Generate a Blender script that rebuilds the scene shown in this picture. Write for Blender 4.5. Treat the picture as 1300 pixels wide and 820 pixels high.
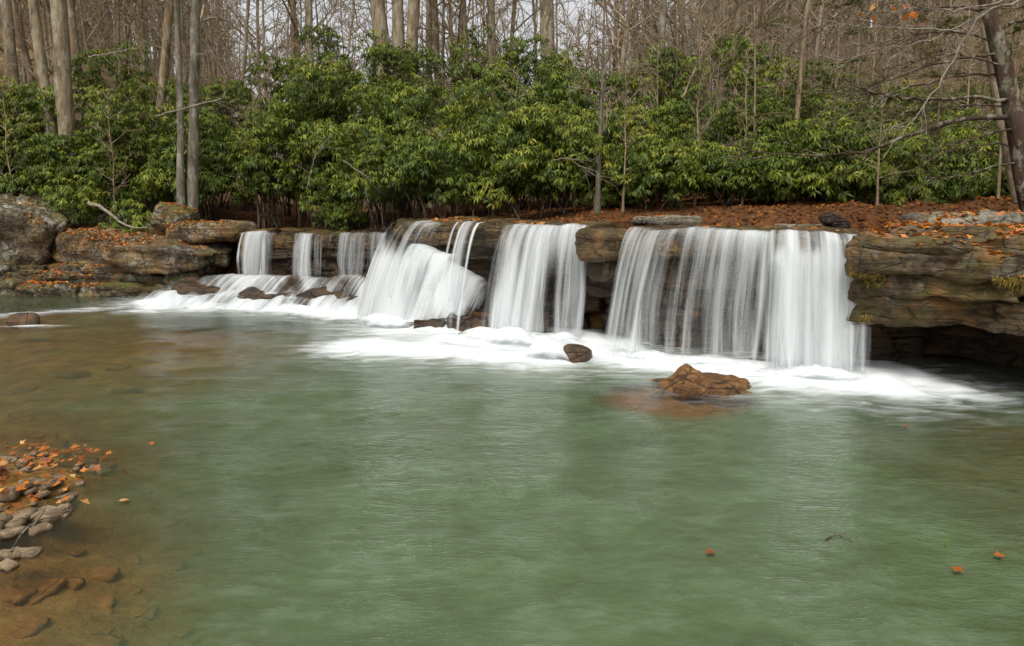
import bpy, math, random
import numpy as np
from mathutils import Vector, Matrix

random.seed(7)
rng = np.random.default_rng(7)
scene = bpy.context.scene
for o in list(bpy.data.objects):
    bpy.data.objects.remove(o)
COL = scene.collection

# ------------------------------------------------------------------ camera
F_PX, CX, CY = 867.0, 650.0, 365.0          # focal length and optical centre, in photograph pixels
PITCH = math.atan(107.0 / F_PX)
CAM = np.array([0.0, 0.0, 2.1])
cd = bpy.data.cameras.new('camera')
cam = bpy.data.objects.new('camera', cd)
COL.objects.link(cam)
cam.location = CAM
cam.rotation_euler = (math.pi / 2 - PITCH, 0, 0)
cd.sensor_width = 36.0
cd.lens = F_PX / 1300.0 * 36.0
cd.shift_y = -45.0 / 1300.0
cd.clip_end = 2000.0
cd.clip_start = 0.05
scene.camera = cam

# ------------------------------------------------------------------ world, sun, exposure
SUN_EL, SUN_AZ = math.radians(58), math.radians(200)   # azimuth clockwise from +Y: high, behind the camera
world = bpy.data.worlds.new('World')
scene.world = world
world.use_nodes = True
wn = world.node_tree
wn.nodes.clear()
w_out = wn.nodes.new('ShaderNodeOutputWorld')
w_bg = wn.nodes.new('ShaderNodeBackground')
w_sky = wn.nodes.new('ShaderNodeTexSky')
w_sky.sky_type = 'NISHITA'
w_sky.sun_disc = False
w_sky.sun_elevation = SUN_EL
w_sky.sun_rotation = SUN_AZ
w_sky.dust_density = 4.0
w_sky.air_density = 1.0
w_hs = wn.nodes.new('ShaderNodeHueSaturation')
w_hs.inputs['Saturation'].default_value = 0.13      # overcast: the cloud layer takes out the blue
wn.links.new(w_sky.outputs[0], w_hs.inputs['Color'])
wn.links.new(w_hs.outputs[0], w_bg.inputs['Color'])
w_bg.inputs['Strength'].default_value = 0.15
wn.links.new(w_bg.outputs[0], w_out.inputs[0])
sl = bpy.data.lights.new('sun', 'SUN')
sl.energy = 1.3
sl.angle = math.radians(25)
sl.color = (1.0, 0.95, 0.87)
sun = bpy.data.objects.new('sun', sl)
COL.objects.link(sun)
sd_ = Vector((math.sin(SUN_AZ) * math.cos(SUN_EL), math.cos(SUN_AZ) * math.cos(SUN_EL), math.sin(SUN_EL)))
sun.rotation_euler = sd_.to_track_quat('Z', 'Y').to_euler()
scene.view_settings.view_transform = 'Standard'
scene.view_settings.look = 'None'
scene.view_settings.gamma = 1.0
scene.view_settings.use_curve_mapping = False
scene.view_settings.exposure = 0.42
scene.render.engine = 'CYCLES'
cy = scene.cycles
cy.use_denoising = True
cy.denoiser = 'OPENIMAGEDENOISE'
cy.max_bounces = 8
cy.diffuse_bounces = 3
cy.glossy_bounces = 3
cy.transmission_bounces = 4
cy.transparent_max_bounces = 24
cy.caustics_reflective = False
cy.caustics_refractive = False

# ------------------------------------------------------------------ helpers
CP, SP = math.cos(PITCH), math.sin(PITCH)


def ray(px, py):
    a, b = (px - CX) / F_PX, (CY - py) / F_PX
    return np.array([a, CP + b * SP, -SP + b * CP])


def at_y(px, py, Y):
    d = ray(px, py)
    return CAM + d * (Y / d[1])


def at_z(px, py, z):
    d = ray(px, py)
    return CAM + d * ((z - CAM[2]) / d[2])


def sstep(a, b, x):
    t = np.clip((x - a) / (b - a), 0, 1)
    return t * t * (3 - 2 * t)


def _hash(i, j, k, s):
    h = (i * 374761393 + j * 668265263 + k * 2147483647 + s * 1274126177) & 0xffffffff
    h = ((h ^ (h >> 13)) * 1274126177) & 0xffffffff
    h = ((h ^ (h >> 16)) * 2246822519) & 0xffffffff
    return ((h ^ (h >> 15)) & 0xffffff) / float(0xffffff) * 2 - 1


def vnoise(P, s=0):
    P = np.asarray(P, float)
    i = np.floor(P).astype(np.int64)
    f = P - i
    f = f * f * f * (f * (f * 6 - 15) + 10)
    r = 0
    for a in (0, 1):
        wa = f[..., 0] if a else 1 - f[..., 0]
        for b in (0, 1):
            wb = f[..., 1] if b else 1 - f[..., 1]
            for c in (0, 1):
                wc = f[..., 2] if c else 1 - f[..., 2]
                r = r + wa * wb * wc * _hash(i[..., 0] + a, i[..., 1] + b, i[..., 2] + c, s)
    return r


def fbm(P, octv=4, s=0, gain=0.5):
    P = np.asarray(P, float)
    r, a = 0, 1.0
    for o in range(octv):
        r = r + a * vnoise(P * (2.03 ** o) + o * 17.3, s + o)
        a *= gain
    return r


def mesh(name, V, F, mats=None, smooth=True, attrs=None, uv=None):
    V = np.asarray(V, np.float32)
    me = bpy.data.meshes.new(name)
    if isinstance(F, np.ndarray):
        n, k = F.shape
        me.vertices.add(len(V))
        me.vertices.foreach_set('co', V.ravel())
        me.loops.add(n * k)
        me.loops.foreach_set('vertex_index', F.astype(np.int32).ravel())
        me.polygons.add(n)
        me.polygons.foreach_set('loop_start', np.arange(0, n * k, k, dtype=np.int32))
        me.update(calc_edges=True)
    else:
        me.from_pydata(V.tolist(), [], F)
        me.update()
    me.polygons.foreach_set('use_smooth', np.full(len(me.polygons), smooth))
    for key, arr in (attrs or {}).items():
        at = me.attributes.new(key, 'FLOAT', 'POINT')
        at.data.foreach_set('value', np.asarray(arr, np.float32))
    if uv is not None:
        ul = me.uv_layers.new(name='UVMap')
        li = np.empty(len(me.loops), np.int32)
        me.loops.foreach_get('vertex_index', li)
        ul.data.foreach_set('uv', np.asarray(uv, np.float32)[li].ravel())
    if mats is not None:
        me.materials.append(mats)
    return me


def link(name, me, parent=None, loc=None, kind=None):
    o = bpy.data.objects.new(name, me)
    COL.objects.link(o)
    if parent is not None:
        o.parent = parent
    if loc is not None:
        o.location = loc
    if kind:
        o['kind'] = kind
    return o


def tag(o, label, cat, group=None):
    o['label'] = label
    o['category'] = cat
    if group:
        o['group'] = group
    return o


def thing(name, label, cat, loc=(0, 0, 0), group=None):
    o = bpy.data.objects.new(name, None)
    COL.objects.link(o)
    o.location = loc
    return tag(o, label, cat, group)


# ------------------------------------------------------------------ material helpers
class NT:
    def __init__(self, name):
        self.m = bpy.data.materials.new(name)
        self.m.use_nodes = True
        self.t = self.m.node_tree
        self.t.nodes.clear()
        self.out = self.n('ShaderNodeOutputMaterial')

    def n(self, typ, **kw):
        nd = self.t.nodes.new(typ)
        for k, v in kw.items():
            setattr(nd, k, v)
        return nd

    def l(self, a, b):
        self.t.links.new(a, b)

    def put(self, sock, v):
        if isinstance(v, bpy.types.NodeSocket):
            self.l(v, sock)
        elif isinstance(v, (tuple, list)) and len(v) == 3 and sock.type == 'RGBA':
            sock.default_value = (*v, 1)
        else:
            sock.default_value = v

    def noise(self, vec, scale, detail=4, rough=0.55, dist=0.0):
        nd = self.n('ShaderNodeTexNoise')
        if vec is not None:
            self.l(vec, nd.inputs['Vector'])
        nd.inputs['Scale'].default_value = scale
        nd.inputs['Detail'].default_value = detail
        nd.inputs['Roughness'].default_value = rough
        nd.inputs['Distortion'].default_value = dist
        return nd.outputs['Fac']

    def vscale(self, vec, s, off=None):
        nd = self.n('ShaderNodeMapping')
        self.l(vec, nd.inputs['Vector'])
        nd.inputs['Scale'].default_value = s
        if off is not None:
            self.put(nd.inputs['Location'], off)
        return nd.outputs[0]

    def ramp(self, fac, stops, interp='LINEAR'):
        nd = self.n('ShaderNodeValToRGB')
        e = nd.color_ramp.elements
        while len(e) < len(stops):
            e.new(0.5)
        for el, (p, c) in zip(e, stops):
            el.position = p
            el.color = (*c, 1) if not np.isscalar(c) else (c, c, c, 1)
        nd.color_ramp.interpolation = interp
        self.l(fac, nd.inputs[0])
        return nd.outputs[0]

    def math(self, op, a, b=0.5, c=0.5, clamp=False):
        nd = self.n('ShaderNodeMath', operation=op, use_clamp=clamp)
        for s, v in zip(nd.inputs, (a, b, c)):
            self.put(s, v)
        return nd.outputs[0]

    def mixc(self, fac, a, b, mode='MIX'):
        nd = self.n('ShaderNodeMix', data_type='RGBA', blend_type=mode)
        self.put(nd.inputs[0], fac)
        self.put(nd.inputs[6], a)
        self.put(nd.inputs[7], b)
        return nd.outputs[2]

    def mixs(self, fac, a, b):
        nd = self.n('ShaderNodeMixShader')
        self.put(nd.inputs[0], fac)
        self.l(a, nd.inputs[1])
        self.l(b, nd.inputs[2])
        return nd.outputs[0]

    def smooth(self, x, a, b):
        nd = self.n('ShaderNodeMapRange', interpolation_type='SMOOTHSTEP')
        self.put(nd.inputs[0], x)
        nd.inputs[1].default_value = a
        nd.inputs[2].default_value = b
        return nd.outputs[0]

    def attr(self, name):
        nd = self.n('ShaderNodeAttribute', attribute_name=name)
        return nd.outputs['Fac']

    def pos(self):
        return self.n('ShaderNodeNewGeometry').outputs['Position']

    def obj(self):
        return self.n('ShaderNodeTexCoord').outputs['Object']

    def rand(self):
        return self.n('ShaderNodeObjectInfo').outputs['Random']

    def nz(self):
        g = self.n('ShaderNodeNewGeometry')
        s = self.n('ShaderNodeSeparateXYZ')
        self.l(g.outputs['Normal'], s.inputs[0])
        return s.outputs[2]

    def bump(self, h, strength=0.5, dist=0.02, normal=None):
        b = self.n('ShaderNodeBump')
        self.put(b.inputs['Height'], h)
        b.inputs['Strength'].default_value = strength
        b.inputs['Distance'].default_value = dist
        if normal is not None:
            self.l(normal, b.inputs['Normal'])
        return b.outputs[0]

    def pbsdf(self, color, rough=0.8, normal=None, spec=0.5, **kw):
        p = self.n('ShaderNodeBsdfPrincipled')
        self.put(p.inputs['Base Color'], color)
        self.put(p.inputs['Roughness'], rough)
        self.put(p.inputs['Specular IOR Level'], spec)
        if normal is not None:
            self.l(normal, p.inputs['Normal'])
        for k, v in kw.items():
            self.put(p.inputs[k.replace('_', ' ')], v)
        return p.outputs[0]

    def done(self, surf):
        self.l(surf, self.out.inputs['Surface'])
        return self.m


def mat_rock(name, dark, mid, light, lichen=0.0, moss=0.0, rough=0.75, strata=1.0, lich_col=(0.42, 0.43, 0.36), moss_up=True, orange=0.0):
    n = NT(name)
    P = n.pos()
    big = n.noise(P, 1.3, 5, 0.6)
    lay = n.noise(n.vscale(P, (0.9, 0.9, 11.0)), 1.6, 5, 0.65, 0.3)
    fine = n.noise(P, 14, 6, 0.7)
    f = n.math('ADD', n.math('MULTIPLY', big, 0.55), n.math('MULTIPLY', lay, 0.45 * strata))
    f = n.math('ADD', f, n.math('MULTIPLY', n.math('SUBTRACT', fine, 0.5), 0.85))
    col = n.ramp(f, [(0.28, dark), (0.5, mid), (0.72, light)])
    vor = n.n('ShaderNodeTexVoronoi', feature='DISTANCE_TO_EDGE')
    n.l(n.vscale(P, (1.0, 1.0, 2.6)), vor.inputs['Vector'])
    vor.inputs['Scale'].default_value = 1.9
    wv = n.noise(P, 3.0, 4, 0.6)
    crack = n.smooth(n.math('ADD', vor.outputs['Distance'], n.math('MULTIPLY', n.math('SUBTRACT', wv, 0.5), 0.12)), 0.0, 0.035)
    col = n.mixc(crack, n.mixc(0.75, col, dark), col)
    if orange:
        om = n.smooth(n.noise(P, 2.6, 4, 0.6), 0.5, 0.66)
        col = n.mixc(n.math('MULTIPLY', om, orange), col, (0.26, 0.12, 0.035))
    if lichen:
        lm = n.smooth(n.noise(P, 7.0, 6, 0.75, 0.4), 0.48, 0.58)
        lb = n.smooth(n.noise(P, 1.1, 3), 0.38, 0.58)
        lm = n.math('MULTIPLY', n.math('MULTIPLY', lm, lb), lichen)
        col = n.mixc(lm, col, lich_col)
    if moss:
        mm = n.smooth(n.noise(P, 2.4, 6, 0.7), 0.46, 0.58)
        if moss_up:
            mm = n.math('MULTIPLY', mm, n.smooth(n.nz(), -0.1, 0.6))
        mc = n.mixc(n.noise(P, 22, 3), (0.042, 0.042, 0.007), (0.135, 0.112, 0.018))
        col = n.mixc(n.math('MULTIPLY', mm, moss), col, mc)
    h = n.math('ADD', n.math('MULTIPLY', lay, 1.2 * strata), n.math('ADD', n.math('MULTIPLY', fine, 0.55), n.math('MULTIPLY', n.noise(P, 45, 4, 0.7), 0.25)))
    h = n.math('ADD', h, n.math('MULTIPLY', crack, 0.5))
    r = n.math('ADD', n.math('MULTIPLY', fine, 0.25), rough - 0.12, clamp=True)
    return n.done(n.pbsdf(col, r, n.bump(h, 0.9, 0.05), 0.4))


M = {}
M['ledge'] = mat_rock('ledge_sandstone', (0.012, 0.008, 0.004), (0.062, 0.038, 0.015), (0.24, 0.155, 0.055), rough=0.45, orange=0.4, moss=0.35)
M['ledge_wet_shaded'] = mat_rock('wet_shaded_shale', (0.006, 0.004, 0.003), (0.026, 0.017, 0.009), (0.08, 0.052, 0.026), rough=0.34, strata=1.4, orange=0.2)  # wet rock, kept extra dark so the colour carries the hollow's shade too
M['bank_rock'] = mat_rock('bank_sandstone', (0.018, 0.011, 0.006), (0.085, 0.052, 0.021), (0.26, 0.175, 0.07), lichen=0.4, moss=0.5, orange=0.45)
M['boulder'] = mat_rock('lichen_boulder', (0.024, 0.016, 0.008), (0.14, 0.094, 0.042), (0.36, 0.27, 0.135), lichen=0.7, moss=0.5, strata=0.6)
M['mossy'] = mat_rock('mossy_stone', (0.012, 0.008, 0.004), (0.06, 0.042, 0.016), (0.17, 0.125, 0.05), lichen=0.5, moss=1.0, orange=0.5)
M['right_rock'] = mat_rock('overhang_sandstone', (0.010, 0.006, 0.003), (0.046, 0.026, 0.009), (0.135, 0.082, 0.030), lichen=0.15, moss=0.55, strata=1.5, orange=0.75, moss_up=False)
M['grey_slab'] = mat_rock('grey_slab', (0.06, 0.05, 0.035), (0.19, 0.16, 0.11), (0.36, 0.31, 0.22), lichen=0.4, moss=0.25, strata=0.8)
M['wet_dark'] = mat_rock('wet_dark_rock', (0.010, 0.007, 0.005), (0.05, 0.03, 0.017), (0.15, 0.085, 0.04), rough=0.3, orange=0.3)
M['brown_rock'] = mat_rock('brown_pool_rock', (0.03, 0.013, 0.004), (0.14, 0.065, 0.018), (0.30, 0.16, 0.05), rough=0.5, orange=0.7)
M['river_stone'] = mat_rock('river_stone', (0.16, 0.11, 0.06), (0.36, 0.27, 0.17), (0.58, 0.48, 0.34), strata=0.3, rough=0.65)
M['bed_stone'] = mat_rock('bed_stone', (0.22, 0.10, 0.02), (0.40, 0.20, 0.045), (0.55, 0.33, 0.10), strata=0.2, rough=0.65, orange=0.5)


def mat_ground():
    n = NT('leafy_forest_floor')
    P = n.pos()
    s = n.n('ShaderNodeSeparateXYZ')
    n.l(P, s.inputs[0])
    leaf = n.ramp(n.noise(P, 9, 6, 0.7), [(0.3, (0.022, 0.009, 0.003)), (0.5, (0.11, 0.040, 0.010)), (0.7, (0.26, 0.10, 0.025))])
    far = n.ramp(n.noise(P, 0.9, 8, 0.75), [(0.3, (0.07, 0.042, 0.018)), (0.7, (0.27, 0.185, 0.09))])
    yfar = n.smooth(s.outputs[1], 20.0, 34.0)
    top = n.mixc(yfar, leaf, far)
    sand = n.ramp(n.noise(P, 3.0, 6, 0.65), [(0.3, (0.17, 0.085, 0.016)), (0.55, (0.34, 0.185, 0.042)), (0.75, (0.50, 0.32, 0.10))])
    col = n.mixc(n.smooth(s.outputs[2], 0.02, 0.22), sand, top)
    h = n.noise(P, 16, 6, 0.7)
    return n.done(n.pbsdf(col, 0.85, n.bump(h, 1.0, 0.06), 0.3))


def mat_bark(name, c0, c1, c2, moss=0.0):
    n = NT(name)
    O = n.obj()
    st = n.noise(n.vscale(O, (9, 9, 1.3)), 1.6, 6, 0.65, 0.4)
    bl = n.noise(O, 1.7, 4, 0.6)
    col = n.ramp(n.math('ADD', n.math('MULTIPLY', st, 0.7), n.math('MULTIPLY', bl, 0.3)), [(0.32, c0), (0.5, c1), (0.68, c2)])
    col = n.mixc(n.math('MULTIPLY', n.rand(), 0.5), col, n.mixc(0.5, col, (0.09, 0.06, 0.035)))
    lm = n.smooth(n.noise(n.vscale(O, (1, 1, 0.5)), 6, 5, 0.75), 0.50, 0.60)
    col = n.mixc(n.math('MULTIPLY', lm, 0.6), col, (0.36, 0.35, 0.27))
    dm = n.smooth(n.noise(n.vscale(O, (1, 1, 0.4)), 3.1, 4, 0.7), 0.52, 0.62)
    col = n.mixc(n.math('MULTIPLY', dm, 0.55), col, (0.05, 0.04, 0.026))
    if moss:
        mm = n.smooth(n.noise(O, 1.4, 5, 0.7), 0.5, 0.62)
        col = n.mixc(n.math('MULTIPLY', mm, moss), col, (0.07, 0.085, 0.02))
    return n.done(n.pbsdf(col, 0.9, n.bump(st, 1.0, 0.03), 0.2))


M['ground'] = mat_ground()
M['bark_grey'] = mat_bark('grey_bark', (0.11, 0.082, 0.05), (0.28, 0.22, 0.138), (0.46, 0.38, 0.26))
M['bark_brown'] = mat_bark('brown_bark', (0.09, 0.06, 0.032), (0.24, 0.172, 0.10), (0.41, 0.315, 0.20))
M['bark_pale'] = mat_bark('pale_mossy_bark', (0.06, 0.05, 0.036), (0.17, 0.145, 0.11), (0.30, 0.27, 0.215), moss=0.45)
M['bark_hemlock'] = mat_bark('hemlock_bark', (0.022, 0.013, 0.009), (0.075, 0.045, 0.032), (0.14, 0.095, 0.07), moss=0.2)
M['stem'] = mat_bark('shrub_stem', (0.025, 0.016, 0.010), (0.07, 0.046, 0.03), (0.15, 0.11, 0.08))
M['twig'] = mat_bark('twig', (0.12, 0.083, 0.046), (0.31, 0.225, 0.135), (0.48, 0.38, 0.25))
M['pale_twig'] = mat_bark('pale_twig', (0.12, 0.095, 0.07), (0.26, 0.22, 0.17), (0.40, 0.36, 0.29))


def mat_leaf(name, stops, rough=0.38, trans=0.25, spec=0.5, back=None):
    n = NT(name)
    v = n.attr('tone')
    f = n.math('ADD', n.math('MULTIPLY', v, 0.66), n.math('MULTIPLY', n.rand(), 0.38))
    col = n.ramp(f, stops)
    if back is not None:
        g = n.n('ShaderNodeNewGeometry')
        col = n.mixc(n.math('MULTIPLY', g.outputs['Backfacing'], 0.8), col, back)
    p = n.pbsdf(col, rough, None, spec)
    t = n.n('ShaderNodeBsdfTranslucent')
    n.l(n.mixc(0.5, col, (0.12, 0.16, 0.02)), t.inputs[0])
    return n.done(n.mixs(trans, p, t.outputs[0]))


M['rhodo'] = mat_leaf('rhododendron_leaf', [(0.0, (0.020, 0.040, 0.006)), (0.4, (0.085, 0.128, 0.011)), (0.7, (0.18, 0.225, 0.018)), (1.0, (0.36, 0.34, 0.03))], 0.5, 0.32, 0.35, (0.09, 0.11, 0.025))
M['needle'] = mat_leaf('hemlock_needle', [(0.0, (0.035, 0.05, 0.012)), (0.5, (0.10, 0.12, 0.022)), (1.0, (0.19, 0.19, 0.045))], 0.6, 0.3)
M['litter'] = mat_leaf('fallen_leaf', [(0.0, (0.05, 0.015, 0.004)), (0.35, (0.19, 0.058, 0.011)), (0.7, (0.36, 0.125, 0.02)), (1.0, (0.48, 0.24, 0.07))], 0.6, 0.15, 0.35)
M['litter_bright'] = mat_leaf('bright_fallen_leaf', [(0.0, (0.10, 0.022, 0.006)), (0.4, (0.34, 0.09, 0.012)), (0.75, (0.52, 0.18, 0.02)), (1.0, (0.58, 0.36, 0.14))], 0.5, 0.15, 0.4)
M['grass'] = mat_leaf('green_blade', [(0.0, (0.10, 0.25, 0.01)), (1.0, (0.16, 0.36, 0.02))], 0.4, 0.4)
M['moss_fringe'] = mat_leaf('moss_fringe', [(0.0, (0.035, 0.03, 0.008)), (0.5, (0.10, 0.075, 0.015)), (1.0, (0.22, 0.15, 0.035))], 0.9, 0.2, 0.1)


def mat_fall(name='falling_water'):
    n = NT(name)
    uvn = n.n('ShaderNodeUVMap')
    uv = uvn.outputs[0]
    dens = n.attr('flow')
    a = n.noise(n.vscale(uv, (5.5, 0.22, 1)), 1.0, 3, 0.55)
    b = n.noise(n.vscale(uv, (24.0, 0.45, 1)), 1.0, 4, 0.6)
    st = n.math('ADD', n.math('MULTIPLY', a, 0.6), n.math('MULTIPLY', b, 0.4))
    x = n.math('ADD', n.math('MULTIPLY', n.math('SUBTRACT', st, 0.5), 2.6), dens)
    al = n.math('MULTIPLY', n.smooth(x, -0.05, 1.1), n.math('ADD', n.math('MULTIPLY', dens, 0.5), 0.6, clamp=True))
    d = n.n('ShaderNodeBsdfDiffuse')
    d.inputs[0].default_value = (0.76, 0.79, 0.79, 1)
    t = n.n('ShaderNodeBsdfTranslucent')
    t.inputs[0].default_value = (0.76, 0.79, 0.79, 1)
    body = n.mixs(0.35, d.outputs[0], t.outputs[0])
    tr = n.n('ShaderNodeBsdfTransparent')
    return n.done(n.mixs(al, tr.outputs[0], body))


M['fall'] = mat_fall()


def mat_foam():
    n = NT('foam')
    P = n.pos()
    dens = n.attr('flow')
    nz = n.noise(n.vscale(P, (3.0, 5.0, 2.0)), 1.0, 5, 0.6, 0.6)
    al = n.smooth(n.math('ADD', dens, n.math('MULTIPLY', n.math('SUBTRACT', nz, 0.5), 0.9)), 0.1, 0.75)
    d = n.n('ShaderNodeBsdfDiffuse')
    d.inputs[0].default_value = (0.76, 0.79, 0.79, 1)
    t = n.n('ShaderNodeBsdfTranslucent')
    t.inputs[0].default_value = (0.76, 0.79, 0.79, 1)
    tr = n.n('ShaderNodeBsdfTransparent')
    return n.done(n.mixs(al, tr.outputs[0], n.mixs(0.3, d.outputs[0], t.outputs[0])))


M['foam'] = mat_foam()


def mat_pool():
    n = NT('pool_water')
    P = n.pos()
    turb = n.attr('turbid')
    foam = n.attr('foam')
    Ps = n.vscale(P, (1.0, 1.7, 1.0))
    n1 = n.noise(Ps, 1.5, 5, 0.6, 0.8)
    n2 = n.noise(n.vscale(P, (2.2, 5.0, 1.0)), 2.6, 4, 0.6, 0.5)
    n3 = n.noise(n.vscale(P, (3.0, 9.0, 1.0)), 5.0, 3, 0.6, 0.3)
    col = n.ramp(n.math('ADD', n.math('MULTIPLY', n1, 0.5), n.math('MULTIPLY', n2, 0.5)), [(0.30, (0.056, 0.083, 0.029)), (0.5, (0.080, 0.116, 0.052)), (0.70, (0.125, 0.168, 0.096))])
    d = n.n('ShaderNodeBsdfDiffuse')
    n.l(col, d.inputs[0])
    tr = n.n('ShaderNodeBsdfTransparent')
    tr.inputs[0].default_value = (0.93, 0.91, 0.82, 1)
    tb = n.math('ADD', turb, n.math('MULTIPLY', n.math('SUBTRACT', n1, 0.5), 0.3), clamp=True)
    body = n.mixs(tb, tr.outputs[0], d.outputs[0])
    h = n.math('ADD', n.math('MULTIPLY', n2, 0.6), n.math('ADD', n.math('MULTIPLY', n3, 0.35), n1))
    bn = n.bump(h, 0.55, 0.05)
    gl = n.n('ShaderNodeBsdfGlossy')
    gl.inputs['Roughness'].default_value = 0.16
    gl.inputs[0].default_value = (1, 1, 1, 1)
    n.l(bn, gl.inputs['Normal'])
    fr = n.n('ShaderNodeFresnel')
    fr.inputs[0].default_value = 1.33
    n.l(bn, fr.inputs['Normal'])
    wet = n.mixs(fr.outputs[0], body, gl.outputs[0])
    fn = n.noise(n.vscale(P, (1.3, 4.2, 1.0)), 1.7, 4, 0.55, 0.8)
    fa = n.smooth(n.math('ADD', foam, n.math('MULTIPLY', n.math('SUBTRACT', fn, 0.5), 1.0)), 0.02, 1.0)
    fa = n.math('MULTIPLY', n.math('MULTIPLY', fa, n.smooth(foam, 0.01, 0.35)), 0.93)
    fd = n.n('ShaderNodeBsdfDiffuse')
    fd.inputs[0].default_value = (0.76, 0.79, 0.79, 1)
    return n.done(n.mixs(fa, wet, fd.outputs[0]))


M['pool'] = mat_pool()


def mat_film():
    n = NT('shallow_stream')
    P = n.pos()
    bn = n.bump(n.noise(n.vscale(P, (3, 3, 1)), 3.0, 4, 0.6), 0.4, 0.03)
    tr = n.n('ShaderNodeBsdfTransparent')
    tr.inputs[0].default_value = (0.82, 0.78, 0.66, 1)
    gl = n.n('ShaderNodeBsdfGlossy')
    gl.inputs['Roughness'].default_value = 0.12
    n.l(bn, gl.inputs['Normal'])
    fr = n.n('ShaderNodeFresnel')
    fr.inputs[0].default_value = 1.33
    n.l(bn, fr.inputs['Normal'])
    return n.done(n.mixs(fr.outputs[0], tr.outputs[0], gl.outputs[0]))


M['film'] = mat_film()

# ------------------------------------------------------------------ ground: one sheet, pool bed to the far hills
LEDGE = np.array([(-2.45, 14.8), (-2.0, 12.6), (-0.9, 11.75), (-0.2, 11.2), (1.2, 10.7), (1.6, 9.75), (3.2, 9.05), (4.4, 8.55)])
LEFT = np.array([(-6.2, 15.3), (-2.45, 14.8)])
OVER = np.array([(3.98, 7.95), (5.2, 7.0), (8.5, 5.2), (10.2, 1.5), (11, -4)])
POOL = np.array([(-60, 16.5), (-16, 15.7), (-11, 15.6), (-7.2, 15.5), (-6.2, 15.3), *LEDGE.tolist(), (4.2, 8.4), *OVER[1:4].tolist(), (6.5, 0.6), (0, 0.7), (-2.4, 1.6), (-3.35, 3.4), (-3.9, 4.6), (-4.1, 5.3), (-5.2, 5.9), (-9, 6.2), (-60, 6.0)])


def seg_dist(X, Y, pts, closed=False):
    best = np.full(X.shape, 1e9)
    k = len(pts)
    for i in range(k if closed else k - 1):
        a, b = pts[i], pts[(i + 1) % k]
        d = b - a
        t = np.clip(((X - a[0]) * d[0] + (Y - a[1]) * d[1]) / (d @ d), 0, 1)
        best = np.minimum(best, np.hypot(X - a[0] - t * d[0], Y - a[1] - t * d[1]))
    return best


def inside(X, Y, pts):
    r = np.zeros(X.shape, bool)
    k = len(pts)
    for i in range(k):
        (x0, y0), (x1, y1) = pts[i], pts[(i + 1) % k]
        c = (y0 > Y) != (y1 > Y)
        with np.errstate(divide='ignore', invalid='ignore'):
            xi = (x1 - x0) * (Y - y0) / (y1 - y0) + x0
        r ^= c & (X < xi)
    return r


NEAR_SHORE = POOL[-8:]


def ground_z(X, Y):
    X = np.asarray(X, float)
    Y = np.asarray(Y, float)
    sd = seg_dist(X, Y, POOL, True)
    ins = inside(X, Y, POOL)
    sd = np.where(ins, -sd, sd)
    near = (Y < 6.6) & (X < 6.8) & (Y < 6.4 - 0.4 * np.maximum(X, 0))
    P = np.stack([X, Y, 0 * X], -1)
    nz = fbm(P * 0.35, 4, 11)
    nf = fbm(P * 1.7, 3, 12)
    # bed: shallow on the left, deep under the falls' plunge
    dl = np.interp(X, [-20, -6, -4, -2.2, 0, 1.8, 3.2, 6], [0.30, 0.34, 0.42, 0.75, 1.1, 1.0, 0.5, 0.42])
    dn = seg_dist(X, Y, NEAR_SHORE)
    bed = -np.minimum(dl * (1 + 0.25 * nz), 0.04 + 0.30 * dn) - 0.05 * nf * 0.5
    bed = np.where(ins, bed, -0.05)
    # near bank: gentle
    nb = 0.16 * np.clip(sd, 0, 6) + 0.03 * nf
    # far bank
    base = np.interp(X, [-30, -12, -8, -6.3, -2.5, -1.8, 4, 6], [1.35, 1.25, 1.15, 1.15, 1.18, 1.5, 1.48, 1.55])
    up = base + 0.16 * np.clip(sd - 1.6, 0, 3.0) + 0.05 * np.clip(sd - 4.6, 0, 40) + 0.06 * nf
    up = up + np.interp(X, [-9, -7], [0.35, 0]) * sstep(1.5, 4, sd)
    r = np.hypot(X, Y)
    px = CX + F_PX * X / np.maximum(Y, 0.5)
    T = np.interp(px, [-900, 100, 240, 340, 760, 900, 1300, 2400], [0.34, 0.30, 0.18, 0.0, 0.0, 0.18, 0.34, 0.36])
    hill = T * np.clip(r - 24, 0, 90) * sstep(24, 40, r) * (Y > 0)
    up = up + hill + nz * np.clip(r - 20, 0, 30) * 0.03
    rise = np.interp(X, [3.9, 4.3], [0.85, 2.9])
    far = bed * 1.0 + (up - bed) * sstep(0, 0.65, sd - rise)
    far = np.where(sd < rise, np.where(ins, bed, np.minimum(-0.35, bed)), far)
    z = np.where(ins, bed, np.where(near, nb, far))
    return z


def gz(x, y):
    return float(ground_z(np.array([x]), np.array([y]))[0])


def axis(lo, hi, dlo, dhi, step, grow=1.12):
    c = list(np.arange(dlo, dhi + 1e-6, step))
    s, a = step, dlo
    while a > lo:
        s *= grow
        a -= s
        c.insert(0, a)
    s, a = step, dhi
    while a < hi:
        s *= grow
        a += s
        c.append(a)
    return np.array(c)


gx = axis(-400, 400, -15, 10, 0.14)
gy = axis(-200, 500, 0, 21, 0.14)
GX, GY = np.meshgrid(gx, gy)
GZ = ground_z(GX, GY)


def grid_faces(nx, ny):
    i = np.arange(nx * ny).reshape(ny, nx)
    return np.stack([i[:-1, :-1], i[:-1, 1:], i[1:, 1:], i[1:, :-1]], -1).reshape(-1, 4)


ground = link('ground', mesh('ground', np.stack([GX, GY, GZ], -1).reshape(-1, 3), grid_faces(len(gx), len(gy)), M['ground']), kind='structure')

# ------------------------------------------------------------------ rocks
_cg = {}


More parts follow.
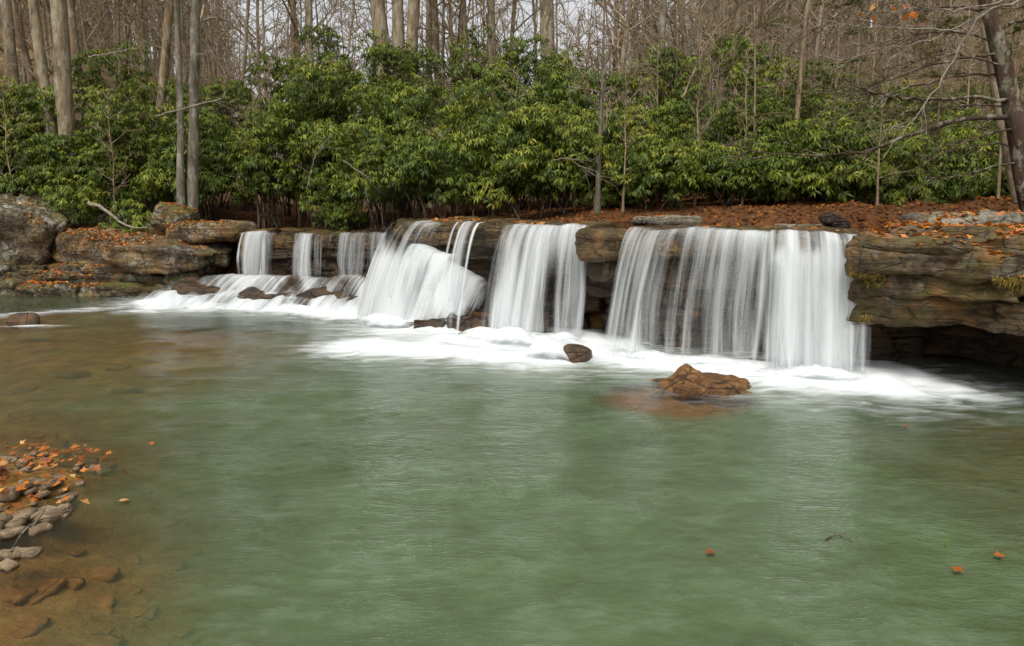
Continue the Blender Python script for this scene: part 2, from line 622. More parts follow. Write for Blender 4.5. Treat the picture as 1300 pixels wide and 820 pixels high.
def cube_grid(nx, ny, nz):
    key = (nx, ny, nz)
    if key in _cg:
        return _cg[key]
    idx, V, F = {}, [], []

    def vid(a, b, c):
        k = (a, b, c)
        if k not in idx:
            idx[k] = len(V)
            V.append((2 * a / nx - 1, 2 * b / ny - 1, 2 * c / nz - 1))
        return idx[k]
    for c, fl in ((0, True), (nz, False)):
        for a in range(nx):
            for b in range(ny):
                q = [vid(a, b, c), vid(a + 1, b, c), vid(a + 1, b + 1, c), vid(a, b + 1, c)]
                F.append(q[::-1] if fl else q)
    for b, fl in ((0, False), (ny, True)):
        for a in range(nx):
            for c in range(nz):
                q = [vid(a, b, c), vid(a + 1, b, c), vid(a + 1, b, c + 1), vid(a, b, c + 1)]
                F.append(q[::-1] if fl else q)
    for a, fl in ((0, True), (nx, False)):
        for b in range(ny):
            for c in range(nz):
                q = [vid(a, b, c), vid(a, b + 1, c), vid(a, b + 1, c + 1), vid(a, b, c + 1)]
                F.append(q[::-1] if fl else q)
    _cg[key] = (np.array(V), np.array(F))
    return _cg[key]


def rock_mesh(name, mat, half, seed, rnd=0.3, amp=0.08, strata=0.0, step=0.09, plan=0.15, taper=0.0, freq=1.0, smooth=True):
    """A rounded, noise-worn block; half = half sizes in metres, local origin at its centre."""
    half = np.array(half, float)
    nseg = np.clip(np.ceil(2 * half / step), 3, 40).astype(int)
    V, F = cube_grid(*[int(v) for v in nseg])
    q = V * half
    r = min(half) * rnd * 2 if rnd < 0.5 else min(half) * 0.999
    r = min(r, min(half) * 0.999)
    inner = np.clip(q, -(half - r), half - r)
    d = q - inner
    ln = np.linalg.norm(d, axis=1, keepdims=True)
    nrm = d / np.maximum(ln, 1e-6)
    q = inner + nrm * r
    S = np.array([seed * 3.17, seed * 1.93, seed * 2.71])
    # plan outline wanders, ends taper
    lo = fbm((q / max(half)) * 1.1 * freq + S, 2, 3)
    lo2 = fbm((q / max(half)) * 1.1 * freq + S + 40, 2, 5)
    q = q * (1 + plan * np.stack([lo, lo2, 0.4 * lo * lo2], -1))
    if taper:
        q[:, 2] *= 1 - taper * np.abs(V[:, 0]) ** 1.5
        q[:, 1] *= 1 - 0.6 * taper * np.abs(V[:, 0]) ** 2
    rg = fbm(q * 1.6 * freq + S, 5, 21, 0.55)
    rd = 1 - 2 * np.abs(vnoise(q * 2.3 * freq + S, 23)) - 0.5 * np.abs(vnoise(q * 5.1 * freq + S, 24))
    q = q + nrm * (amp * (rg + 0.55 * rd))[:, None]
    if strata:
        zc = q[:, 2] * 9 + 0.8 * vnoise(q * 0.8 + S, 31)
        st = np.floor(zc) + sstep(0.35, 0.65, zc - np.floor(zc))
        sh = _hash(np.floor(zc).astype(np.int64), 0 * np.floor(zc).astype(np.int64) + seed, 0, 5) * (1 - abs(2 * (zc - np.floor(zc)) - 1) ** 6)
        side = (1 - np.abs(nrm[:, 2]))[:, None]
        q[:, :2] += nrm[:, :2] * (strata * sh)[:, None] * side
    return mesh(name, q, F, mat, smooth)


_rs = [100]


def rock(name, mat, c, half, rot=(0, 0, 0), parent=None, **kw):
    _rs[0] += 1
    me = rock_mesh(name, mat, half, _rs[0], **kw)
    o = link(name, me, parent)
    o.location = c
    o.rotation_euler = rot
    return o


def strata_run(parent, pts, layers, mat_of, blk=(0.9, 1.7), seed=0, name='slab', amp=0.05, strata=0.05):
    """Blocks laid along a front line, layer above layer; layers = (z0, z1, inset, depth)."""
    R = random.Random(seed)
    pts = np.array(pts, float)
    segl = np.hypot(*np.diff(pts, axis=0).T)
    cum = np.concatenate([[0], np.cumsum(segl)])

    def at(s):
        i = min(np.searchsorted(cum, s, 'right') - 1, len(segl) - 1)
        i = max(i, 0)
        t = (s - cum[i]) / segl[i]
        return pts[i] + (pts[i + 1] - pts[i]) * t
    for li, (z0, z1, ins, dep) in enumerate(layers):
        s = -R.random() * 0.5
        while s < cum[-1] - 0.1:
            L = R.uniform(*blk)
            e = min(s + L, cum[-1] + 0.1)
            if cum[-1] - e < 0.35:
                e = cum[-1] + 0.05
            a, b = at(max(s, 0)), at(min(e, cum[-1]))
            d = b - a
            ln = np.hypot(*d)
            if ln < 0.05:
                break
            d = d / ln
            nb = np.array([-d[1], d[0]])          # to the back (line runs left to right, pool in front)
            ii = ins + R.uniform(-0.06, 0.07)
            c = (a + b) / 2 + nb * (ii + dep / 2)
            dz = R.uniform(-0.02, 0.02)
            o = rock(name, mat_of(li, R), (c[0], c[1], (z0 + z1) / 2 + dz), (ln / 2 + 0.03, dep / 2, (z1 - z0) / 2 + 0.012), (R.uniform(-.015, .015), R.uniform(-.015, .015), math.atan2(d[1], d[0])), parent, rnd=0.07, amp=amp, strata=strata, step=0.065, plan=0.06)
            s = e + 0.01


# the main ledge behind the tall falls
ledge = thing('rock_ledge', 'long layered brown sandstone ledge that the tall falls pour over', 'rock ledge')
strata_run(ledge, np.vstack([LEDGE, [(5.4, 8.4)]]), [(-0.45, 0.32, 0.55, 2.0), (0.32, 0.62, 0.5, 1.9), (0.62, 0.9, 0.38, 2.0), (0.9, 1.16, 0.26, 2.0), (1.16, 1.40, 0.16, 2.2)], lambda li, R: M['ledge_wet_shaded'], seed=3, name='shale_layer')
strata_run(ledge, LEDGE[:5], [(1.40, 1.73, -0.04, 2.3)], lambda li, R: M['ledge'], (1.0, 1.9), seed=5, name='cap_slab')
strata_run(ledge, LEDGE[4:], [(1.38, 1.70, -0.04, 2.3)], lambda li, R: M['ledge'], (1.1, 1.9), seed=6, name='cap_slab')
# dry rib between the two big falls
rock('rib_block', M['ledge'], (1.50, 10.12, 1.50), (0.22, 0.42, 0.20), (0, 0, -1.1), ledge, rnd=0.07, amp=0.06, strata=0.05, step=0.05)
rock('rib_block', M['ledge_wet_shaded'], (1.62, 10.2, 1.12), (0.2, 0.4, 0.2), (0, 0, -1.1), ledge, rnd=0.07, amp=0.06, strata=0.05, step=0.05)

# lower ledge of the small falls
step = thing('stepped_ledge', 'low dark stepped ledge under the row of small thin cascades', 'rock ledge')
strata_run(step, LEFT + np.array([0, 0.15]), [(0.35, 0.62, 0.22, 2.2), (0.62, 0.86, 0.16, 2.2), (0.86, 1.1, 0.1, 2.4), (1.1, 1.40, 0.0, 2.6)], lambda li, R: M['ledge_wet_shaded'] if li < 3 else M['ledge'], (0.8, 1.5), seed=9, name='shale_layer')
for (x, y, z, hx, hy, hz, rz) in [(-6.0, 14.8, 0.06, 1.0, 0.75, 0.33, 0.1), (-4.6, 14.5, 0.05, 0.95, 0.85, 0.33, -0.1), (-3.3, 14.2, 0.06, 0.9, 0.9, 0.34, -0.25), (-2.6, 13.6, 0.0, 0.55, 0.8, 0.34, -0.4)]:
    rock('shelf_stone', M['ledge_wet_shaded'], (x, y, z), (hx, hy, hz), (0.16, 0, rz), step, rnd=0.3, amp=0.07)
# shelf at the foot of the middle falls
foot = thing('foot_shelf', 'dark wet rock shelf at the foot of the middle falls', 'rock shelf')
for (x, y, hx, hz) in [(-1.28, 11.28, 0.32, 0.20), (-0.62, 11.02, 0.40, 0.27), (0.12, 10.95, 0.42, 0.27)]:
    rock('shelf_block', M['wet_dark'], (x, y, 0.04), (hx, 0.30, hz), (0, 0, -0.4), foot, rnd=0.12, amp=0.06, strata=0.05, step=0.06)

# overhanging ledge on the far right bank
over = thing('overhanging_ledge', 'thick mossy overhanging rock ledge above the dark hollow beside the heaviest fall', 'rock ledge')
OV = OVER.copy()
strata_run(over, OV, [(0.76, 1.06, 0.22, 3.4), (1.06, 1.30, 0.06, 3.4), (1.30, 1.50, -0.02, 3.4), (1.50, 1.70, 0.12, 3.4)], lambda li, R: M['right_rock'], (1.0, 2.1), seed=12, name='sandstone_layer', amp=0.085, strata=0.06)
strata_run(over, OV, [(-0.5, 0.0, 2.3, 1.6), (0.0, 0.30, 2.2, 1.6), (0.30, 0.55, 2.1, 1.6), (0.55, 0.80, 1.8, 1.8)], lambda li, R: M['ledge_wet_shaded'], (1.0, 2.0), seed=14, name='hollow_layer')  # back of the hollow: its shade is partly put into the dark rock colour

# left bank
bank = thing('mossy_ledge', 'low mossy ledge strewn with orange leaves at the edge of the pool', 'rock ledge')
strata_run(bank, [(-17, 15.75), (-11.5, 15.45), (-7.1, 15.15)], [(-0.4, 0.26, 0.0, 1.6), (0.26, 0.48, 0.10, 1.6), (0.48, 0.66, 0.28, 1.6)], lambda li, R: M['mossy'], (0.9, 1.9), seed=21, name='ledge_stone', amp=0.07, strata=0.05)

tag(rock('boulder', M['boulder'], (-13.1, 17.0, 1.42), (2.45, 1.3, 0.82), (0.05, 0.17, 0.1), rnd=0.22, amp=0.15, step=0.075, plan=0.2, freq=1.2), 'largest boulder, pale grey with lichen, on the bank above the mossy ledge', 'boulder')
tag(rock('boulder', M['bank_rock'], (-9.55, 16.45, 0.98), (1.2, 0.8, 0.44), (0.05, 0.10, -0.1), rnd=0.2, amp=0.11, strata=0.05, taper=0.3, step=0.07), 'brown tilted boulder between the big lichen boulder and the pointed slab', 'boulder')
tag(rock('rock_slab', M['bank_rock'], (-7.85, 15.75, 0.90), (1.15, 0.75, 0.36), (0.04, 0.07, -0.06), rnd=0.2, amp=0.09, strata=0.05, taper=0.5, step=0.07), 'long brown slab ending in a rounded point toward the small cascades', 'rock')
tag(rock('rock_slab', M['bank_rock'], (-7.15, 16.3, 1.40), (0.86, 0.7, 0.24), (0, -0.02, 0.0), rnd=0.35, amp=0.06, strata=0.03, taper=0.3), 'flat mottled rock resting on top of the pointed slab beside the twin trunks', 'rock')
tag(rock('boulder', M['mossy'], (-8.05, 16.4, 1.72), (0.48, 0.45, 0.30), (0, 0.1, 0.3), rnd=0.4, amp=0.08), 'rounded mossy rock at the foot of the twin pale trunks', 'boulder')

# rocks lying on the ledge tops
tag(rock('flat_rock', M['grey_slab'], (at_y(846, 279, 11.6)[0], 11.6, 1.80), (0.52, 0.35, 0.085), (0, 0, 0.05), rnd=0.3, amp=0.03, step=0.06, taper=0.3), 'flat grey slab lying on the ledge above the long thin curtain', 'rock')
tag(rock('flat_rock', M['grey_slab'], (at_y(1021, 288, 10.9)[0], 10.9, 1.73), (0.37, 0.22, 0.045), (0, 0, 0), rnd=0.3, amp=0.02, step=0.05), 'small thin slab lying beside the dark upright rock', 'rock')
tag(rock('boulder', M['wet_dark'], (at_y(1058, 282, 10.7)[0], 10.7, 1.80), (0.25, 0.17, 0.125), (0, 0.45, 0.2), rnd=0.5, amp=0.04, step=0.05), 'small dark rounded rock leaning on the ledge behind the heaviest fall', 'boulder')
tag(rock('rock_slab', M['grey_slab'], (6.85, 8.85, 1.80), (1.45, 0.6, 0.13), (0, 0.0, -0.12), rnd=0.25, amp=0.05, strata=0.03, step=0.07), 'pale cracked slab on top of the mossy overhang', 'rock')
tag(rock('rock_slab', M['right_rock'], (5.35, 8.2, 1.74), (0.72, 0.4, 0.08), (0, 0.0, -0.55), rnd=0.25, amp=0.04, strata=0.02, step=0.07), 'thin mossy slab with dry leaves on the overhang corner', 'rock')

# rocks in the pool
p = at_z(733, 462, 0)
tag(rock('boulder', M['wet_dark'], (p[0], p[1] + 0.2, 0.04), (0.25, 0.2, 0.18), (0.1, 0.15, 0.5), rnd=0.5, amp=0.05, step=0.05), 'wet dark rock half veiled by foam under the middle falls', 'boulder')
p_rock = p
p = at_z(890, 492, 0)
br = thing('brown_rock', 'broad brown rock breaking the surface before the long curtain', 'rock', (p[0], p[1], 0))
rock('crest', M['brown_rock'], (0.02, 0.05, -0.02), (0.54, 0.32, 0.105), (0.10, -0.05, -0.12), br, rnd=0.3, amp=0.075, step=0.04, plan=0.35, taper=0.55, freq=1.6)
rock('base', M['bed_stone'], (-0.28, -0.2, -0.30), (0.9, 0.68, 0.19), (0.10, 0.04, 0.25), br, rnd=0.4, amp=0.06)
p = at_z(32, 411, 0)
tag(rock('boulder', M['wet_dark'], (p[0], p[1], 0.05), (0.24, 0.16, 0.12), (0, 0, 0.1), rnd=0.45, amp=0.05, step=0.05), 'small lone dark rock in the shallows off the mossy ledge', 'boulder')

# ------------------------------------------------------------------ pool water
BASES = [  # foot lines of the falls: points, reach of the foam, strength
    (np.array([(-7.6, 14.5), (-6.2, 13.9), (-4.5, 13.6), (-2.8, 12.7), (-1.6, 11.9)]), 0.75, 1.1),
    (np.array([(-1.6, 11.6), (-0.6, 10.9), (0.3, 10.4), (1.1, 10.1), (1.35, 9.7)]), 1.05, 1.3),
    (np.array([(1.3, 9.35), (2.2, 8.95), (3.2, 8.6)]), 0.42, 1.1),
    (np.array([(3.1, 8.5), (4.3, 8.2)]), 0.95, 1.3),
    (np.array([(4.2, 7.9), (4.9, 7.55)]), 0.6, 0.8),
    (np.array([(-7.4, 14.1), (-8.6, 13.3), (-10, 12.4)]), 0.45, 0.42),
]
for pl, reach_, st_ in [([(470, 440), (560, 446), (640, 452), (700, 455)], 0.75, 0.95), ([(770, 458), (860, 466), (960, 478)], 0.42, 0.9), ([(980, 485), (1080, 492), (1150, 497)], 0.5, 0.95), ([(250, 386), (340, 392), (440, 402), (520, 408)], 0.55, 1.0), ([(170, 396), (240, 391)], 0.5, 0.5)]:
    BASES.append((np.array([at_z(a, b, 0)[:2] for a, b in pl]), reach_, st_))
wx = axis(-60, 11, -13, 7, 0.06, 1.1)
wy = np.arange(0.2, 16.6, 0.06)
WX, WY = np.meshgrid(wx, wy)
foam = np.zeros(WX.shape)
Pn = np.stack([WX, WY, 0 * WX], -1)
wob = fbm(Pn * np.array([0.9, 0.9, 1]), 3, 41)
for pts, reach, st in BASES:
    d = seg_dist(WX, WY, pts)
    rr = reach * (1 + 0.35 * wob)
    foam = np.maximum(foam, st * np.exp(-(d / np.maximum(rr, 0.1)) ** 2 * 1.3))
    foam = np.maximum(foam, 0.36 * st * np.exp(-(d / (1.9 * reach)) ** 2))
# wakes round the small lone rock
q = at_z(32, 412, 0)
foam = np.maximum(foam, 0.62 * np.exp(-(((WX - q[0] - 0.25) / 0.55) ** 2 + ((WY - q[1] + 0.12) / 0.13) ** 2)))
depth = -ground_z(WX, WY)
bq = at_z(880, 500, 0)
depth = np.where(((WX - bq[0] + 0.2) / 1.0) ** 2 + ((WY - bq[1] + 0.15) / 0.75) ** 2 < 1, np.minimum(depth, 0.08 + 0.9 * np.maximum(0, ((WX - bq[0] + 0.2) / 1.0) ** 2 + ((WY - bq[1] + 0.15) / 0.75) ** 2 - 0.3)), depth)
turb = sstep(0.02, 0.85, depth)
turb = np.clip(turb + 0.14 * fbm(Pn * 0.8, 3, 44), 0.06, 0.97)
WZ = 0.012 * fbm(Pn * np.array([1.1, 2.0, 1]), 3, 47) + 0.10 * np.clip(foam - 0.35, 0, 1) * (0.7 + 0.6 * fbm(Pn * 2.5, 3, 48))
water = link('pool_water', mesh('pool_water', np.stack([WX, WY, WZ], -1).reshape(-1, 3), grid_faces(len(wx), len(wy)), M['pool'], True, {'turbid': turb.ravel(), 'foam': foam.ravel()}), kind='structure')

# thin stream running over the ledge tops
for pts, z in ((LEDGE[1:], 1.735), (LEFT, 1.405)):
    n_ = 60
    s = np.linspace(0, len(pts) - 1, n_)
    fx = np.interp(s, range(len(pts)), pts[:, 0])
    fy = np.interp(s, range(len(pts)), pts[:, 1])
    V = []
    for k, off in enumerate((0.05, 0.5, 1.0, 1.6, 2.2)):
        zz = np.interp(fx, [1.2, 1.6], [z, z - 0.03]) if z > 1.5 else np.full(n_, z)
        V.append(np.stack([fx + off * 0.35, fy + off, zz + 0.004 * off], -1))
    V = np.array(V).reshape(-1, 3)
    link('stream', mesh('stream', V, grid_faces(n_, 5), M['film']), kind='structure')

# ------------------------------------------------------------------ waterfalls
def fall_sheet(name, parent, lipA, lipB, baseA, baseB, dens, seed, nu=None, nv=26, back=0.22, fold=0.05, mid=None, edge=0.12, mat=None, vary=0.42, soft=0.35, pw=0.5):
    lipA, lipB, baseA, baseB = [None if v is None else np.array(v, float) for v in (lipA, lipB, baseA, baseB)]
    if lipA.ndim == 2:                       # lip and foot given as lines of points
        LP, BP = lipA, lipB
        lipA, lipB = LP[0], LP[-1]
        w = np.linalg.norm(np.diff(LP, axis=0), axis=1).sum()
        baseA = BP[0]
    else:
        LP, BP = np.array([lipA, lipB]), np.array([baseA, baseB])
        w = np.linalg.norm(lipB - lipA)
    nu = nu or max(7, int(w / 0.04))
    U = np.linspace(0, 1, nu)
    Vv = np.linspace(-0.08, 1, nv)
    u, v = np.meshgrid(U, Vv)
    kk = np.linspace(0, 1, len(LP))
    lip = np.stack([np.interp(u, kk, LP[:, c]) for c in range(3)], -1)
    lip[..., 2] += 0.035 * fbm(np.stack([lip[..., 0] * 3.1, lip[..., 1] * 3.1, 0 * u], -1), 3, 17)
    base = np.stack([np.interp(u, kk, BP[:, c]) for c in range(3)], -1)
    t = np.clip(v, 0, 1)
    h = t ** pw
    pos = lip + (base - lip) * np.stack([h, h, t], -1)
    # water arrives from behind the lip
    bk = np.clip(-v / 0.08, 0, 1)
    dirb = (lip - base)
    dirb[..., 2] = 0
    dirb /= np.maximum(np.linalg.norm(dirb, axis=-1, keepdims=True), 1e-6)
    pos = pos + dirb * (bk * back)[..., None]
    pos[..., 2] += 0.035 * (1 - t) ** 3
    pos = pos - dirb * 0.10
    Q = np.stack([u * w * 3.0 + seed * 7.1, t * 0.5, 0 * u + seed], -1)
    f = fbm(Q, 3, seed)
    pos = pos - dirb * (fold * f * (0.3 + t))[..., None]
    across = (lipB - lipA) / w
    pos = pos + across * (0.05 * t * vnoise(np.stack([u * 3, t * 2, 0 * u + seed], -1), seed + 9))[..., None]
    if mid is not None:                      # strikes a rock part-way down and leaps out
        tz, out, wid = mid
        nu1 = fbm(np.stack([pos[..., 0] * 2.6, 0 * u, 0 * u + 5.0], -1), 3, 19)
        nu2 = fbm(np.stack([pos[..., 0] * 1.7, 0 * u, 0 * u + 9.0], -1), 3, 20)
        tt = (t - tz - 0.10 * nu2 + 0.05 * u) / wid
        pos = pos - dirb * (out * (0.75 + 0.8 * nu1) * np.where(tt < 0, np.exp(-(tt * 1.6) ** 2), np.exp(-(tt * 0.55) ** 2)))[..., None]
    rag = vnoise(np.stack([2.5 * t + seed, 0 * t + (u > 0.5) * 9, 0 * t], -1), seed) * 0.5 + 0.5
    e = np.clip((np.minimum(u, 1 - u) * w - (0.14 * rag * rag if edge > 0.15 else 0.03 * rag)) / max(edge, 1e-3), 0, 1)
    dn = dens(u, t) if callable(dens) else np.full(u.shape, float(dens))
    gap = fbm(np.stack([pos[..., 0] * 2.3 + pos[..., 1] * 1.1 + 0.15 * t, 0.35 * t + seed * 0.0, 0 * t + 3.0], -1), 3, 15)
    dn = dn + 0.12 + vary * gap - (1 - e) * 1.1 - 0.25 * bk - soft * sstep(0.86, 1.0, t)
    uvs = np.stack([u * w + seed * 3.3, t * np.linalg.norm(lipA - baseA) + seed], -1)
    me = mesh(name, pos.reshape(-1, 3), grid_faces(nu, nv), mat or M['fall'], True, {'flow': dn.ravel()}, uvs.reshape(-1, 2))
    return link(name, me, parent)


def line(pts, s):
    pts = np.array(pts, float)
    t = s * (len(pts) - 1)
    return np.array([np.interp(t, range(len(pts)), pts[:, k]) for k in range(3)])


def waterfall(label, lip, base, veil, strands, seed, dens_s=0.75, fold=0.05, mid=None, width=(0.05, 0.16), vary=0.2, group=None):
    """One cascade: a thin veil with brighter strands before it; lip and base are lines of points."""
    R = random.Random(seed)
    lip, base = np.array(lip, float), np.array(base, float)
    w = thing('waterfall', label, 'waterfall', (0, 0, 0), group)
    fall_sheet('veil', w, lip, base, None, None, veil, seed, fold=fold, mid=mid, edge=0.2, vary=vary)
    back_lip = lip + np.array([0.02, 0.06, -0.02])
    fall_sheet('veil', w, back_lip, base + np.array([0.05, 0.16, 0]), None, None, (lambda u, t: veil(u, t) - 0.25) if callable(veil) else veil - 0.25, seed + 3, fold=fold, mid=mid, edge=0.12, vary=0.3)
    L = np.linalg.norm(lip[-1] - lip[0])
    for i in range(strands):
        s = (i + R.uniform(0.1, 0.9)) / strands
        hw = R.uniform(*width) / L
        a, b = max(0, s - hw), min(1, s + hw)
        off = np.array([0, -R.uniform(0.02, 0.07), 0])
        spread = R.uniform(0.9, 1.25)
        bm = (line(base, a) + line(base, b)) / 2
        fall_sheet('strand', w, line(lip, a) + off * 0.3, line(lip, b) + off * 0.3, bm + (line(base, a) - bm) * spread + off, bm + (line(base, b) - bm) * spread + off, dens_s + R.uniform(-0.2, 0.2), seed * 10 + i, fold=0.02, mid=mid, edge=L * hw * 0.9, nu=9, vary=0.15)
    return w



ZL, ZR = 1.735, 1.70
# right: long thin curtain
waterfall('long thin see-through curtain of water falling in many separate threads', [(1.68, 9.70, 1.725), (2.5, 9.3, 1.715), (3.55, 8.86, 1.70)], [(1.22, 9.36, 0), (2.15, 8.95, 0), (3.4, 8.55, 0)], lambda u, t: 0.27 - 0.06 * t + 0.16 * (1 - sstep(0, 0.2, t)), 22, 31, 0.30, width=(0.02, 0.07), vary=0.16)
# right: heavy fall that strikes a step
waterfall('heavy white fall leaping off a step beside the mossy overhang', [(3.3, 8.93, 1.70), (3.85, 8.72, 1.69), (4.36, 8.5, 1.675)], [(3.1, 8.45, 0), (3.72, 8.25, 0), (4.36, 8.15, 0)], lambda u, t: 0.16 + 0.55 * sstep(0.08, 0.2, t) - 0.25 * t, 9, 47, 0.62, mid=(0.2, 0.20, 0.12), width=(0.07, 0.17), fold=0.07)
# middle: thick fall
waterfall('thick white middle fall dropping onto the foam-covered rock', [(-0.08, 11.1, 1.735), (0.55, 10.88, 1.735), (1.26, 10.62, 1.725)], [(-0.52, 10.6, 0), (0.22, 10.25, 0), (1.18, 10.22, 0)], lambda u, t: 0.46 - 0.42 * np.exp(-((u - 0.7) / 0.15) ** 2) * sstep(0.1, 0.5, t) + 0.05 * t, 9, 59, 0.50, width=(0.05, 0.15), fold=0.08)
# middle: slim double strand
waterfall('slim double strand falling between the slanting veil and the thick fall', [(-0.88, 11.68, 1.74), (-0.40, 11.32, 1.735)], [(-1.25, 10.88, 0), (-0.74, 10.68, 0)], 0.16, 4, 67, 0.58, width=(0.05, 0.10))
# middle: wide slanting veil at the ledge corner, landing on a sloping white apron
waterfall('wide slanting veil fanning out round the corner of the main ledge', [(-2.0, 12.9, 1.72), (-1.9, 12.45, 1.74), (-0.95, 11.75, 1.74)], [(-2.75, 12.9, -0.03), (-2.65, 12.0, -0.03), (-1.45, 11.2, -0.03)], lambda u, t: 0.10 + 0.62 * sstep(0.15, 0.4, t), 3, 71, 0.25, width=(0.06, 0.14), fold=0.06)
# small cascades on the stepped ledge
y0 = lambda x: np.interp(x, LEFT[:, 0], LEFT[:, 1])


def small(pxa, pxb, label, dens, st, seed):
    xa, xb = [(px - CX) / F_PX * 15.1 for px in (pxa, pxb)]
    waterfall(label, [(xa, y0(xa) + 0.1, 1.42), (xb, y0(xb) + 0.1, 1.42)], [(xa - 0.08, y0(xa) - 0.22, 0.42), (xb - 0.06, y0(xb) - 0.22, 0.42)], dens - 0.16, st, seed, 0.34, width=(0.03, 0.09), vary=0.15)


small(303, 354, 'small square cascade next to the flat mottled rock and the bank', 0.5, 5, 81)
small(368, 419, 'small double cascade in the middle of the stepped ledge', 0.45, 3, 85)
small(423, 500, 'small thin cascade on the stepped ledge next to the slanting veil', 0.42, 4, 91)
# lower tier: water sliding over the shelf stones
low = thing('lower_cascade', 'low foaming cascade sliding over the shelf stones below the small falls', 'waterfall')
RL = random.Random(12)
for (xa, xb, ya, yb, den, zt) in [(-7.5, -6.1, 14.85, 14.75, 0.40, 0.34), (-6.9, -5.2, 14.95, 14.75, 0.6, 0.5), (-5.8, -4.3, 14.8, 14.65, 0.42, 0.5), (-4.9, -3.5, 14.65, 14.4, 0.26, 0.5), (-4.0, -2.7, 14.45, 14.0, 0.36, 0.52), (-3.2, -2.2, 14.1, 13.4, 0.6, 0.55)]:
    fall_sheet('veil', low, (xa, ya, zt), (xb, yb, zt), (xa - 0.15, ya - 0.75, 0.20), (xb - 0.1, yb - 0.85, 0.20), lambda u, t, d=den: d - 0.1 * t, 95 + int(xa * 7), nv=14, fold=0.09, edge=0.35, vary=0.35, soft=0.0, pw=0.7)
    fall_sheet('veil', low, (xa - 0.2, ya - 0.62, 0.24), (xb - 0.15, yb - 0.72, 0.24), (xa - 0.45, ya - 1.25, -0.04), (xb - 0.3, yb - 1.5, -0.04), lambda u, t, d=den: d + 0.15 + 0.2 * t, 295 + int(xa * 7), nv=14, fold=0.12, edge=0.4, vary=0.35, soft=0.0, pw=0.8)


def foam_mound(parent, c, rx, ry, h, seed, rz=0.0, dens=1.0):
    n_, m_ = 40, 12
    th = np.linspace(0, 2 * np.pi, n_)
    rr = np.linspace(0, 1, m_)
    T, Rr = np.meshgrid(th, rr)
    x, y = rx * Rr * np.cos(T), ry * Rr * np.sin(T)
    X, Y = c[0] + x * math.cos(rz) - y * math.sin(rz), c[1] + x * math.sin(rz) + y * math.cos(rz)
    nn = fbm(np.stack([X * 2.2, Y * 2.2, 0 * X], -1), 3, seed)
    Z = c[2] + h * (1 - Rr ** 2) * (0.85 + 0.35 * nn) - 0.02
    dn = dens * (1 - sstep(0.45, 1.0, Rr)) * 1.0
    me = mesh('foam', np.stack([X, Y, Z], -1).reshape(-1, 3), grid_faces(n_, m_), M['foam'], True, {'flow': dn.ravel()})
    return link('foam', me, parent, kind='stuff')


# white apron of foam behind the strands
ap = thing('foam_apron', 'sloping apron of white foam between the slanting veil and thick fall', 'foam')
fall_sheet('apron', ap, (-1.95, 12.42, 1.38), (-0.85, 11.55, 1.12), (-2.55, 11.85, -0.03), (-1.15, 11.12, 0.2), 0.8, 171, nv=30, fold=0.10, edge=0.3, vary=0.15, soft=0.0, pw=0.8)
fall_sheet('apron', ap, (-1.4, 11.95, 1.22), (-0.15, 11.2, 0.55), (-1.75, 11.3, 0.05), (-0.35, 10.92, 0.30), lambda u, t: 0.8 - 0.45 * u * u - 0.5 * sstep(0.6, 1.0, t) * u, 173, nv=30, fold=0.08, edge=0.5, vary=0.2, soft=0.0, pw=0.85)
foam_mound(ap, (-2.1, 11.75, 0.0), 0.85, 0.6, 0.30, 5, -0.6, 1.0)
foam_mound(ap, (-1.2, 11.1, 0.0), 0.8, 0.42, 0.2, 6, -0.6, 0.9)
sp = thing('foam_spray', 'white spray heaped where the thick middle fall meets the pool', 'foam')
foam_mound(sp, (0.12, 10.3, 0.0), 1.2, 0.6, 0.28, 7, -0.35, 1.1)
foam_mound(sp, (p_rock[0] - 0.3, p_rock[1] + 0.3, 0.0), 0.5, 0.35, 0.34, 8, -0.35, 1.0)
sp = thing('foam_spray', 'white spray heaped where the heavy stepped fall meets the pool', 'foam')
foam_mound(sp, (3.75, 8.2, 0.0), 1.0, 0.36, 0.13, 9, -0.3, 0.8)
sp = thing('foam_spray', 'thin line of spray along the foot of the long curtain', 'foam')
foam_mound(sp, (2.2, 8.95, 0.0), 1.2, 0.25, 0.14, 10, -0.36)

# ------------------------------------------------------------------ tubes, branches
def tube(V, F, pts, rad, sides, T=None):
    pts = np.asarray(pts, float)
    n0 = sum(len(v) for v in V)
    d = np.gradient(pts, axis=0)
    d /= np.maximum(np.linalg.norm(d, axis=1, keepdims=True), 1e-9)
    ref = np.array([0, 0, 1.0]) if abs(d[:, 2]).mean() < 0.8 else np.array([1.0, 0, 0])
    a = np.cross(d, ref)
    a /= np.maximum(np.linalg.norm(a, axis=1, keepdims=True), 1e-9)
    b = np.cross(d, a)
    th = np.linspace(0, 2 * np.pi, sides, endpoint=False)
    ring = pts[:, None] + (a[:, None] * np.cos(th)[None, :, None] + b[:, None] * np.sin(th)[None, :, None]) * np.asarray(rad)[:, None, None]
    V.append(ring.reshape(-1, 3))
    k = len(pts)
    i = np.arange(k * sides).reshape(k, sides) + n0
    j = np.roll(i, -1, axis=1)
    F.append(np.stack([i[:-1], j[:-1], j[1:], i[1:]], -1).reshape(-1, 4))


def wander(R, p0, d0, length, n, wig, up=0.0, droop=0.0):
    p, d = np.array(p0, float), np.array(d0, float)
    d /= np.linalg.norm(d)
    out = [p.copy()]
    for i in range(n):
        d = d + np.array([R.gauss(0, wig), R.gauss(0, wig), R.gauss(0, wig) + up - droop * i / n])
        d /= np.linalg.norm(d)
        p = p + d * length / n
        out.append(p.copy())
    return np.array(out)


